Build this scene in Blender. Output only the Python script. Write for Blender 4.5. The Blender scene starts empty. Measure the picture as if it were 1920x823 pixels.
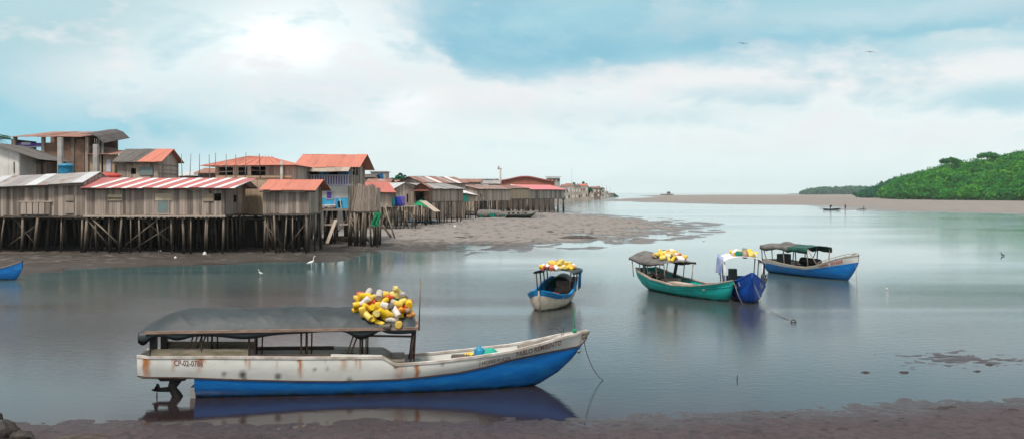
import bpy, math, random
import numpy as np
from mathutils import Vector, Matrix, Quaternion
R = math.radians
random.seed(7)
C = bpy.context.scene.collection
scene = bpy.context.scene
F, H, HY, CX = 1750.0, 5.0, 361.0, 960.0

def W(px, py, d):
    return Vector(((px-CX)*d/F, d, H-(py-HY)*d/F))
def G(px, py, z=0.0):
    return W(px, py, (H-z)*F/(py-HY))
def zz(py, d):
    return H-(py-HY)*d/F
def U(a, b): return random.uniform(a, b)

# ------------------------------------------------------------------ noise
def _h(ix, iy, s):
    v = np.sin(ix*127.1+iy*311.7+s*74.7)*43758.5453
    return v-np.floor(v)
def vnoise(x, y, s=0):
    ix, iy = np.floor(x), np.floor(y)
    fx, fy = x-ix, y-iy
    fx = fx*fx*(3-2*fx); fy = fy*fy*(3-2*fy)
    a = _h(ix, iy, s); b = _h(ix+1, iy, s); c = _h(ix, iy+1, s); d = _h(ix+1, iy+1, s)
    return (a*(1-fx)+b*fx)*(1-fy)+(c*(1-fx)+d*fx)*fy
def fbm(x, y, s=0, o=4):
    t = 0; a = .5; n = 0
    for i in range(o):
        t = t+a*vnoise(x*2**i, y*2**i, s+i*3); n += a; a *= .5
    return t/n-.5
def sstep(a, b, x):
    t = np.clip((x-a)/(b-a), 0, 1); return t*t*(3-2*t)
def sdf(poly, x, y):
    P = np.array(poly, float); n = len(P)
    d = np.full(x.shape, 1e18); ins = np.zeros(x.shape, bool)
    for i in range(n):
        ax, ay = P[i]; bx, by = P[(i+1) % n]
        ex, ey = bx-ax, by-ay
        t = np.clip(((x-ax)*ex+(y-ay)*ey)/(ex*ex+ey*ey+1e-9), 0, 1)
        d = np.minimum(d, (x-ax-t*ex)**2+(y-ay-t*ey)**2)
        c = ((ay > y) != (by > y))
        with np.errstate(divide='ignore', invalid='ignore'):
            xi = ax+(y-ay)*ex/(ey if abs(ey) > 1e-9 else 1e-9)
        ins ^= c & (x < xi)
    return np.sqrt(d)*np.where(ins, 1, -1)

# ------------------------------------------------------------------ materials
def M(name, c1, c2=None, scale=3.0, rough=.8, stretch=(1, 1, 1), bump=0.0, bscale=None, tint=0.0, metal=0.0,
      lo=.35, hi=.65, spec=.3, c3=None, s3=.5, f3=(.55, .7)):
    m = bpy.data.materials.new(name); m.use_nodes = True
    nt = m.node_tree; N = nt.nodes; L = nt.links
    b = N['Principled BSDF']; b.inputs['Roughness'].default_value = rough; b.inputs['Metallic'].default_value = metal
    b.inputs['Specular IOR Level'].default_value = spec
    c2 = c2 or tuple(v*.7 for v in c1)
    tc = N.new('ShaderNodeTexCoord'); mp = N.new('ShaderNodeMapping'); mp.inputs['Scale'].default_value = stretch
    L.new(tc.outputs['Object'], mp.inputs['Vector'])
    nz = N.new('ShaderNodeTexNoise'); nz.inputs['Scale'].default_value = scale; nz.inputs['Detail'].default_value = 5
    L.new(mp.outputs[0], nz.inputs['Vector'])
    mr = N.new('ShaderNodeMapRange'); mr.inputs['From Min'].default_value = lo; mr.inputs['From Max'].default_value = hi
    L.new(nz.outputs['Fac'], mr.inputs['Value'])
    fac = mr.outputs[0]
    if tint:
        at = N.new('ShaderNodeAttribute'); at.attribute_name = 'tint'
        mx = N.new('ShaderNodeMix'); mx.inputs['Factor'].default_value = tint
        L.new(fac, mx.inputs['A']); L.new(at.outputs['Fac'], mx.inputs['B']); fac = mx.outputs['Result']
    cm = N.new('ShaderNodeMix'); cm.data_type = 'RGBA'
    cm.inputs['A'].default_value = (*c1, 1); cm.inputs['B'].default_value = (*c2, 1)
    L.new(fac, cm.inputs['Factor']); col = cm.outputs['Result']
    if c3:
        n3 = N.new('ShaderNodeTexNoise'); n3.inputs['Scale'].default_value = s3; n3.inputs['Detail'].default_value = 6
        n3.inputs['Roughness'].default_value = .65
        L.new(mp.outputs[0], n3.inputs['Vector'])
        r3 = N.new('ShaderNodeMapRange'); r3.inputs['From Min'].default_value = f3[0]; r3.inputs['From Max'].default_value = f3[1]
        L.new(n3.outputs['Fac'], r3.inputs['Value'])
        c = N.new('ShaderNodeMix'); c.data_type = 'RGBA'; c.inputs['B'].default_value = (*c3, 1)
        L.new(col, c.inputs['A']); L.new(r3.outputs[0], c.inputs['Factor']); col = c.outputs['Result']
    L.new(col, b.inputs['Base Color'])
    if bump:
        bp = N.new('ShaderNodeBump'); bp.inputs['Strength'].default_value = bump; bp.inputs['Distance'].default_value = .05
        nb = N.new('ShaderNodeTexNoise'); nb.inputs['Scale'].default_value = bscale or scale*3; nb.inputs['Detail'].default_value = 4
        L.new(mp.outputs[0], nb.inputs['Vector']); L.new(nb.outputs['Fac'], bp.inputs['Height']); L.new(bp.outputs[0], b.inputs['Normal'])
    return m

mat = {}
mat['plank'] = M('weathered_plank', (.46, .375, .315), (.135, .105, .088), 2.2, .9, (3, 3, .35), .3, 12, tint=.75)
mat['plank_pale'] = M('pale_plank', (.52, .425, .35), (.21, .165, .135), 2.2, .9, (3, 3, .35), .3, 12, tint=.7)
mat['plank_dark'] = M('dark_plank', (.14, .11, .09), (.05, .04, .033), 2.2, .9, (3, 3, .35), .3, 12, tint=.6)
mat['skirt_dark'] = M('black_wet_boards', (.022, .018, .015), (.010, .008, .007), 2.2, .9, (3, 3, .35), .3, 12, tint=.6)  # near-black colour that paints in the shade under the houses
mat['bamboo'] = M('split_bamboo', (.50, .375, .26), (.30, .215, .145), 2.0, .85, (3, 3, .5), .2, 10, tint=.5)
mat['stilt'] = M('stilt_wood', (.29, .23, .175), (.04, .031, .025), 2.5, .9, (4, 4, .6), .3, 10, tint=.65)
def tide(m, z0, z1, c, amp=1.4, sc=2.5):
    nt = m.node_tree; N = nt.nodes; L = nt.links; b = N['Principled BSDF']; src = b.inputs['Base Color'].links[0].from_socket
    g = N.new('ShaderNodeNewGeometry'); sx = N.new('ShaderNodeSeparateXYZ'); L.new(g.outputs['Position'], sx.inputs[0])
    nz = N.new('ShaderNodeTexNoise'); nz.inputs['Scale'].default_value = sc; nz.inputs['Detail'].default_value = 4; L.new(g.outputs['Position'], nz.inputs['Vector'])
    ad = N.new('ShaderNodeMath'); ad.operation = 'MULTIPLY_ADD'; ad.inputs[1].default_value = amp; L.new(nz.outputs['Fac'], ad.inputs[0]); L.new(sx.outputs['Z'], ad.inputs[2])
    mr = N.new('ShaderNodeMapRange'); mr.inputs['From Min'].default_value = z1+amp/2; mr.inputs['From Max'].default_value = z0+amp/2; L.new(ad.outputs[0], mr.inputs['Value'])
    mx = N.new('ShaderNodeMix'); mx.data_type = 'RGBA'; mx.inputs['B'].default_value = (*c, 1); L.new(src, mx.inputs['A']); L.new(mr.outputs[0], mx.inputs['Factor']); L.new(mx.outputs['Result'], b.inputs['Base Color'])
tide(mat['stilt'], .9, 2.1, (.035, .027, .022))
mat['rail_wood'] = M('rail_wood', (.32, .22, .17), (.18, .12, .09), 3, .8, (1, 4, 4), .2, 10)
mat['dark'] = M('dark_interior', (.012, .011, .010), (.02, .018, .016), 2, .95)
mat['tin_red'] = M('red_roof_sheet', (.48, .14, .105), (.33, .10, .08), 1.2, .6, (3.5, .35, .35), .1, 6, tint=.45, c3=(.25, .10, .07), s3=.7, f3=(.56, .75))
mat['tin_pinkred'] = M('faded_red_roof_sheet', (.46, .15, .14), (.33, .10, .095), 1.6, .6, (3.5, .35, .35), .1, 6, tint=.45)
mat['tin_white'] = M('white_roof_sheet', (.74, .69, .69), (.56, .51, .50), 1.6, .55, (3.5, .35, .35), .1, 6, tint=.4)
mat['tin_orange'] = M('orange_roof_sheet', (.53, .18, .12), (.40, .13, .09), 1.6, .6, (3.5, .35, .35), .15, 6, tint=.45, c3=(.27, .11, .075), s3=.8, f3=(.57, .75))
mat['tin_grey'] = M('grey_zinc_sheet', (.36, .34, .33), (.20, .185, .175), .8, .5, tint=.5, c3=(.2, .11, .075), s3=.6, f3=(.56, .7))
mat['tin_pale'] = M('pale_zinc_sheet', (.55, .56, .56), (.40, .41, .41), .8, .4, tint=.5)
mat['tin_rust'] = M('rusted_zinc_sheet', (.30, .16, .12), (.20, .085, .06), .9, .75, tint=.5, c3=(.42, .36, .33), s3=.45, f3=(.57, .66))
mat['tin_pink'] = M('pink_roof_sheet', (.62, .20, .20), (.54, .17, .17), .8, .55, tint=.4)
mat['tin_dark'] = M('dark_old_sheet', (.12, .10, .095), (.06, .05, .048), .8, .7, tint=.5)
mat['thatch'] = M('old_fibre_roof', (.15, .135, .125), (.08, .07, .065), 2, .95, (1, 3, 1), .4, 9, tint=.4)
mat['brick'] = M('raw_brick_wall', (.25, .15, .10), (.15, .095, .068), 1.1, .9, (1, 1, 1.6), .3, 7, c3=(.10, .075, .06), s3=.45, f3=(.5, .68))
mat['barn_brick'] = M('red_brick_gable', (.36, .12, .08), (.30, .10, .07), .6, .9)
mat['concrete'] = M('grey_concrete', (.42, .39, .36), (.30, .28, .26), 1.5, .85, bump=.15)
mat['plaster_white'] = M('white_plaster', (.70, .68, .64), (.58, .56, .52), 1.2, .85)
mat['plaster_blue'] = M('sky_blue_paint', (.07, .45, .72), (.06, .38, .62), 1.5, .7)
mat['purple'] = M('purple_paint', (.16, .10, .42), (.12, .08, .32), 2, .7)
mat['lilac'] = M('pale_lilac_paint', (.62, .60, .70), (.50, .48, .58), 2, .7)
mat['cream_panel'] = M('cream_board', (.52, .43, .30), (.42, .35, .25), 2, .8)
mat['tan_panel'] = M('tan_board', (.36, .28, .20), (.28, .22, .16), 2, .85)
mat['tealwood'] = M('teal_painted_wood', (.15, .24, .24), (.2, .2, .18), 3, .85)
mat['greentarp'] = M('green_tarp', (.01, .36, .26), (.01, .25, .18), 1.5, .6, bump=.3, bscale=3)
mat['greencloth'] = M('green_net', (.01, .28, .12), (.01, .16, .07), 3, .8)
mat['bluetarp'] = M('blue_tarp', (.02, .25, .60), (.02, .18, .46), 1.5, .5)
mat['bluetarp2'] = M('faded_blue_tarp', (.16, .24, .55), (.45, .5, .62), 2.5, .6)
mat['tarp_black'] = M('black_tarp', (.030, .042, .047), (.017, .023, .026), 1.4, .52, (.6, 1.4, 1), .25, 5, spec=.35)
mat['tarp_grey'] = M('grey_tarp', (.16, .145, .135), (.085, .08, .075), 2.0, .6, bump=.3, bscale=5)
mat['tarp_white'] = M('white_tarp', (.72, .70, .70), (.58, .56, .57), 2.0, .55, bump=.15, bscale=5)
mat['tarp_dkgreen'] = M('dark_green_tarp', (.012, .10, .075), (.006, .04, .03), 2.0, .5, bump=.3, bscale=5)
mat['iron'] = M('rusty_iron', (.05, .036, .032), (.085, .04, .028), 8, .7)
mat['darkiron'] = M('dark_motor_metal', (.02, .02, .02), (.04, .032, .028), 8, .55)
mat['blue_hull'] = M('blue_hull_paint', (.001, .15, .48), (.001, .115, .38), 1.2, .33, (1, 1, 3), .06, 6, spec=.5, c3=(.02, .21, .46), s3=2.6, f3=(.5, .74))
mat['deepblue'] = M('deep_blue_hull_paint', (.003, .085, .45), (.003, .055, .33), 1.2, .4, spec=.4, c3=(.02, .10, .42), s3=1.5, f3=(.55, .7))
mat['teal_hull'] = M('teal_hull_paint', (.006, .42, .37), (.006, .31, .29), 1.2, .45, (1, 1, 3), .06, 6, spec=.4, c3=(.05, .27, .24), s3=2.2, f3=(.55, .72))
mat['cyan_band'] = M('bright_blue_band_paint', (.01, .22, .48), (.01, .17, .40), 2, .4)
mat['cream_hull'] = M('cream_hull_paint', (.60, .53, .42), (.47, .40, .31), 1.5, .6, (1, 1, 2), .05, 6, c3=(.3, .24, .17), s3=1.3, f3=(.58, .75))
mat['white_hull'] = M('worn_white_paint', (.68, .68, .63), (.57, .57, .53), 1.3, .5, (1, 1, 2.5), .05, 6, c3=(.46, .40, .34), s3=1.8, f3=(.62, .85))
mat['gunwale'] = M('worn_gunwale', (.42, .36, .30), (.26, .21, .17), 4, .8)
mat['worn_cap'] = M('worn_white_cap', (.62, .58, .54), (.36, .30, .25), 3.5, .8)
mat['deck'] = M('boat_inside_boards', (.24, .21, .185), (.13, .11, .095), 3, .85)
mat['grey_board'] = M('weathered_board', (.27, .23, .17), (.15, .135, .09), 2.5, .85, (1.2, 1, 4), .3, 8)
mat['moss_board'] = mat['grey_board']
mat['letter'] = M('faded_red_lettering', (.14, .05, .045), (.26, .13, .11), 14, .8)
mat['redlet'] = M('red_lettering', (.45, .10, .09), (.52, .25, .22), 8, .7)
mat['rope'] = M('grey_rope', (.22, .19, .16), (.15, .12, .10), 8, .9)
mat['black_plastic'] = M('black_plastic', (.018, .02, .02), (.03, .032, .032), 3, .45)
mat['cowling'] = M('dark_green_box', (.03, .055, .05), (.022, .04, .038), 3, .5)
mat['egret'] = M('white_feathers', (.80, .79, .78), (.72, .71, .70), 5, .8)
mat['beak'] = M('yellow_beak', (.55, .33, .05), None, 5, .6)
mat['skin'] = M('brown_skin', (.13, .07, .045), (.11, .06, .04), 5, .6)
mat['cloth_dark'] = M('dark_cloth', (.02, .02, .025), None, 5, .9)
mat['cloth_red'] = M('brick_red_cloth', (.32, .09, .07), None, 5, .9)
mat['rock'] = M('dark_wet_rock', (.018, .014, .013), (.042, .032, .028), 3, .6, bump=.8, bscale=6)
mat['tan_mud'] = M('tan_rubble_mud', (.17, .12, .08), (.06, .045, .035), 2.5, .9, bump=.8, bscale=5)
mat['driftwood'] = M('wet_driftwood', (.045, .034, .03), (.09, .07, .06), 4, .7, (1, 4, 4), .4)
mat['redpaint'] = M('red_paint', (.48, .05, .03), (.36, .04, .03), 3, .5)
mat['barrel_blue'] = M('blue_barrel_plastic', (.02, .05, .42), None, 3, .45)
mat['barrel_teal'] = M('teal_barrel_plastic', (.02, .28, .34), None, 3, .45)
mat['barrel_purple'] = M('violet_barrel_plastic', (.16, .09, .42), None, 3, .45)
mat['tank_blue'] = M('blue_tank_plastic', (.02, .22, .38), None, 3, .45)
mat['debris'] = M('litter_plastic', (.6, .57, .56), (.45, .4, .4), 6, .7)
mat['galv'] = M('galvanised_wire', (.35, .35, .35), None, 4, .5)
FLOATC = {'yellow': (.78, .50, .012), 'pale yellow': (.72, .58, .14), 'orange': (.75, .27, .015), 'red': (.56, .07, .03), 'white': (.74, .70, .68),
          'grey': (.42, .37, .37), 'green': (.015, .22, .16), 'black': (.02, .02, .022), 'brown': (.28, .18, .12)}
for k, c in FLOATC.items():
    mat['f_'+k] = M(k.replace(' ', '_')+'_float_plastic', c, tuple(v*.8 for v in c), 5, .42)

for k in FLOATC:
    nt = mat['f_'+k].node_tree; N = nt.nodes; L = nt.links; b = N['Principled BSDF']; src = b.inputs['Base Color'].links[0].from_socket
    oi = N.new('ShaderNodeObjectInfo'); r_ = N.new('ShaderNodeMapRange'); r_.inputs['From Min'].default_value = .3; r_.inputs['To Max'].default_value = .3; L.new(oi.outputs['Random'], r_.inputs['Value'])
    x = N.new('ShaderNodeMix'); x.data_type = 'RGBA'; x.inputs['B'].default_value = (.52, .44, .30, 1); L.new(r_.outputs[0], x.inputs['Factor']); L.new(src, x.inputs['A']); L.new(x.outputs['Result'], b.inputs['Base Color'])
def foliage(name, c1, c2, c3):
    m = bpy.data.materials.new(name); m.use_nodes = True; nt = m.node_tree; N = nt.nodes; L = nt.links
    b = N['Principled BSDF']; b.inputs['Roughness'].default_value = .7; b.inputs['Specular IOR Level'].default_value = .15
    at = N.new('ShaderNodeAttribute'); at.attribute_name = 'tint'
    cr = N.new('ShaderNodeValToRGB'); e = cr.color_ramp.elements
    e[0].color = (*c1, 1); e[1].color = (*c3, 1); x = e.new(.5); x.color = (*c2, 1)
    L.new(at.outputs['Fac'], cr.inputs[0]); L.new(cr.outputs[0], b.inputs['Base Color'])
    tr = N.new('ShaderNodeBsdfTranslucent'); L.new(cr.outputs[0], tr.inputs['Color'])
    mx = N.new('ShaderNodeMixShader'); mx.inputs[0].default_value = .3
    L.new(b.outputs[0], mx.inputs[1]); L.new(tr.outputs[0], mx.inputs[2]); L.new(mx.outputs[0], N['Material Output'].inputs['Surface'])
    return m
mat['mangrove'] = foliage('mangrove_leaves', (.006, .10, .034), (.032, .225, .026), (.105, .34, .026))
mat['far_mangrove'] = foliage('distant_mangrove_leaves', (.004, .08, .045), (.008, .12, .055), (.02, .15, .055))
mat['palm'] = foliage('palm_leaves', (.03, .07, .025), (.05, .11, .035), (.10, .15, .05))

# ------------------------------------------------------------------ mesh builder
class MB:
    def __init__(s): s.v = []; s.f = []; s.m = []; s.t = []; s.sm = []
    def add(s, vs, fs, mi=0, t=None, smooth=False):
        o = len(s.v); s.v += [tuple(v) for v in vs]
        t = random.random() if t is None else t
        for f in fs:
            s.f.append([i+o for i in f]); s.m.append(mi); s.t.append(t); s.sm.append(smooth)
    def hexa(s, p, mi=0, t=None):      # p: 8 points, bottom 4 ccw then top 4
        s.add(p, [(3, 2, 1, 0), (4, 5, 6, 7), (0, 1, 5, 4), (1, 2, 6, 5), (2, 3, 7, 6), (3, 0, 4, 7)], mi, t)
    def box(s, x0, x1, y0, y1, z0, z1, mi=0, t=None):
        s.hexa([(x0, y0, z0), (x1, y0, z0), (x1, y1, z0), (x0, y1, z0), (x0, y0, z1), (x1, y0, z1), (x1, y1, z1), (x0, y1, z1)], mi, t)
    def tube(s, pts, rad, n=6, mi=0, t=None, cap=True, smooth=True):
        pts = [Vector(p) for p in pts]
        if not hasattr(rad, '__len__'): rad = [rad]*len(pts)
        rings = []; up = None
        for i, p in enumerate(pts):
            d = (pts[min(i+1, len(pts)-1)]-pts[max(i-1, 0)]).normalized()
            if up is None: up = Vector((0, 0, 1)) if abs(d.z) < .9 else Vector((1, 0, 0))
            a = d.cross(up).normalized(); b = a.cross(d).normalized(); up = b
            rings.append([p+(a*math.cos(2*math.pi*k/n)+b*math.sin(2*math.pi*k/n))*rad[i] for k in range(n)])
        vs = [q for r in rings for q in r]; fs = []
        for i in range(len(pts)-1):
            for k in range(n):
                k2 = (k+1) % n
                fs.append((i*n+k, i*n+k2, (i+1)*n+k2, (i+1)*n+k))
        if cap:
            fs.append(tuple(range(n))[::-1]); fs.append(tuple((len(pts)-1)*n+k for k in range(n)))
        s.add(vs, fs, mi, t, smooth)
    def bar(s, p0, p1, w, h, mi=0, t=None, up=(0, 0, 1)):
        p0, p1 = Vector(p0), Vector(p1); d = (p1-p0).normalized(); up = Vector(up)
        if abs(d.dot(up)) > .95: up = Vector((0, 1, 0))
        a = d.cross(up).normalized()*w/2; b = a.cross(d).normalized()*h/2
        s.hexa([p0-a-b, p1-a-b, p1+a-b, p0+a-b, p0-a+b, p1-a+b, p1+a+b, p0+a+b], mi, t)
    def lathe(s, prof, n=12, mi=0, t=None, mtx=None, smooth=True):
        vs = []
        for (r, z) in prof:
            for k in range(n):
                v = Vector((r*math.cos(2*math.pi*k/n), r*math.sin(2*math.pi*k/n), z)); vs.append(mtx@v if mtx else v)
        fs = []
        for i in range(len(prof)-1):
            for k in range(n):
                k2 = (k+1) % n; fs.append((i*n+k, i*n+k2, (i+1)*n+k2, (i+1)*n+k))
        fs.append(tuple(range(n))[::-1]); fs.append(tuple((len(prof)-1)*n+k for k in range(n)))
        s.add(vs, fs, mi, t, smooth)
    def grid(s, P, mi=0, t=None, smooth=True, th=0.0):   # P[i][j] points; th: thickness downwards
        a, b = len(P), len(P[0]); vs = [p for r in P for p in r]; n = len(vs)
        fs = [(i*b+j, (i+1)*b+j, (i+1)*b+j+1, i*b+j+1) for i in range(a-1) for j in range(b-1)]
        if th:
            vs = vs+[(p[0], p[1], p[2]-th) for p in vs]
            fs += [tuple(n+k for k in f[::-1]) for f in fs[:]]
            for i in range(a-1):
                fs.append((i*b, n+i*b, n+(i+1)*b, (i+1)*b)); fs.append(((i+1)*b+b-1, n+(i+1)*b+b-1, n+i*b+b-1, i*b+b-1))
            for j in range(b-1):
                fs.append((j+1, n+j+1, n+j, j)); q = (a-1)*b; fs.append((q+j, n+q+j, n+q+j+1, q+j+1))
        s.add(vs, fs, mi, t, smooth)
    def build(s, name, mats, parent=None, label=None):
        me = bpy.data.meshes.new(name); me.from_pydata(s.v, [], s.f)
        if not isinstance(mats, (list, tuple)): mats = [mats]
        for m in mats: me.materials.append(mat[m] if isinstance(m, str) else m)
        me.polygons.foreach_set('material_index', s.m); me.polygons.foreach_set('use_smooth', s.sm)
        at = me.attributes.new('tint', 'FLOAT', 'FACE'); at.data.foreach_set('value', s.t)
        me.update()
        o = bpy.data.objects.new(name, me); C.objects.link(o)
        if parent is not None: o.parent = parent
        if label: o['label'] = label
        return o
def tag(o, label, cat=None, group=None, kind=None):
    o['label'] = label
    if cat: o['category'] = cat
    if group: o['group'] = group
    if kind: o['kind'] = kind
    return o
def empty(name, loc, rz=0.0, label=None, cat=None, group=None):
    o = bpy.data.objects.new(name, None); o.empty_display_size = .3; C.objects.link(o)
    o.location = loc; o.rotation_euler = (0, 0, rz)
    if label: tag(o, label, cat, group)
    return o
def np_mesh(name, v, f, m, smooth=True):
    me = bpy.data.meshes.new(name); me.from_pydata(v.tolist(), [], f.tolist()); me.materials.append(m)
    me.polygons.foreach_set('use_smooth', [smooth]*len(me.polygons)); me.update()
    o = bpy.data.objects.new(name, me); C.objects.link(o); return o
def quad_mesh(name, V, tint, m):          # V: (n,4,3)
    n = len(V); me = bpy.data.meshes.new(name)
    me.vertices.add(n*4); me.vertices.foreach_set('co', V.reshape(-1).astype(np.float32))
    me.loops.add(n*4); me.loops.foreach_set('vertex_index', np.arange(n*4, dtype=np.int32))
    me.polygons.add(n); me.polygons.foreach_set('loop_start', np.arange(0, n*4, 4, dtype=np.int32))
    at = me.attributes.new('tint', 'FLOAT', 'FACE'); at.data.foreach_set('value', tint.astype(np.float32))
    me.materials.append(m); me.update(calc_edges=True); me.validate()
    return me

# ------------------------------------------------------------------ camera
cam = bpy.data.cameras.new('camera'); co = bpy.data.objects.new('camera', cam); C.objects.link(co)
co.location = (0, 0, H); co.rotation_euler = (R(90), 0, 0)
cam.sensor_width = 36; cam.lens = F/1920*36; cam.shift_y = -(411.5-HY)/1920
cam.clip_start = .2; cam.clip_end = 30000
scene.camera = co

# ------------------------------------------------------------------ ground
def gp(l): return [tuple(G(*p)[:2]) for p in l]
BL = gp([(-300, 532), (0, 524), (55, 512), (150, 505), (300, 499), (450, 494), (600, 491), (715, 487), (800, 481), (900, 477), (1000, 472),
         (1100, 464), (1200, 456), (1270, 449), (1330, 441), (1356, 430), (1340, 419), (1270, 411), (1180, 405), (1110, 401), (1072, 397)])
BL += [(17.5, 300), (22, 340), (45, 580), (112, 1020), (105, 1400), (-900, 1400), (-900, 60)]
HB = [(-200, 86), (-25, 86), (-21, 104), (-18, 135), (-12, 168), (-8, 205), (-2, 262), (6, 295), (22, 420), (58, 700), (100, 1000), (90, 1350), (-800, 1350), (-400, 86)]
SB = gp([(1100, 376.3), (1200, 379.5), (1280, 382), (1400, 384), (1500, 385), (1528, 388), (1546, 392.5), (1620, 395), (1700, 397.5), (1800, 400), (1920, 404), (2150, 413), (2600, 430)])
SB += [(520, 260), (900, 1500), (900, 2300), (760, 2100), (420, 1950), (200, 1500), (150, 1000)]
SH = [G(*p)[:2] for p in [(-700, 800), (0, 786), (260, 789), (500, 791), (760, 790), (1050, 781), (1300, 772), (1500, 765), (1700, 752), (1920, 745), (2600, 725)]]
shx = [p[0] for p in SH]; shy = [p[1] for p in SH]

def h_left(x, y):
    s = sdf(BL, x, y)
    near = sstep(-8, -20, x)*sstep(100, 80, y)
    edge = s+fbm(x/7, y/9, 11)*7*(1-near)+fbm(x/1.6, y/3.5, 12)*2.4
    h = np.where(edge > 0, .36*sstep(2, 26, edge)+.006*np.clip(edge, 0, 12)+near*.10*sstep(0, 3, edge), np.maximum(edge*.05, -.5))
    h = h+fbm(x/2.6, y/3.2, 3)*.26*sstep(-7, 2, s)+fbm(x/.8, y/1.2, 5)*.10*sstep(-1, 3, s)*sstep(160, 90, y)
    pd = fbm(x/6, y/7, 61)+.5*fbm(x/1.5, y/2.5, 62)
    h = h-.30*sstep(.10, .22, pd)*sstep(30, 10, s)*sstep(1, 4, s)*(1-near)-.14*sstep(.06, .16, fbm(x/2.8, y/6, 63))*sstep(26, 8, s)*sstep(.5, 3, s)*(1-.7*near)
    b = sdf(HB, x, y); h = h+2.3*sstep(0, 16, b)
    return h
def h_sand(x, y):
    s = sdf(SB, x, y)+fbm(x/30, y/40, 21)*14+fbm(x/5, y/8, 22)*2.5
    return np.where(s > 0, .22*sstep(0, 40, s), np.maximum(s*.03, -.5))+fbm(x/9, y/14, 23)*.10*sstep(-5, 5, s)
def h_near(x, y):
    s = np.interp(x, shx, shy)-y
    s = s+fbm(x/1.6, y/1.3, 31)*.9+fbm(x/.35, y/.35, 33)*.25
    h = np.where(s > 0, .30*sstep(0, 7, s)+.02*np.clip(s, 0, 3), np.maximum(s*.12, -.35))
    h = h+fbm(x/.45, y/.45, 35)*.055*sstep(-.4, .6, s)+fbm(x/.16, y/.16, 36, 3)*.028*sstep(-.2, .4, s)
    g = np.exp(-((x-13.0)/5.2)**2-((y-27.8-.12*(x-13))/2.7)**2)
    sh = -.075+.074*g+fbm(x/1.1, y/.8, 41)*.10*np.sqrt(g)+fbm(x/.28, y/.22, 42)*.07*g
    return np.maximum(h, np.where(g > .05, sh, -.4))
def ground_z(x, y):
    a = np.array([float(x)]), np.array([float(y)])
    return float(max(h_left(*a)[0], h_near(*a)[0], h_sand(*a)[0] if x > 10 and y > 100 else -9))

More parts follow.
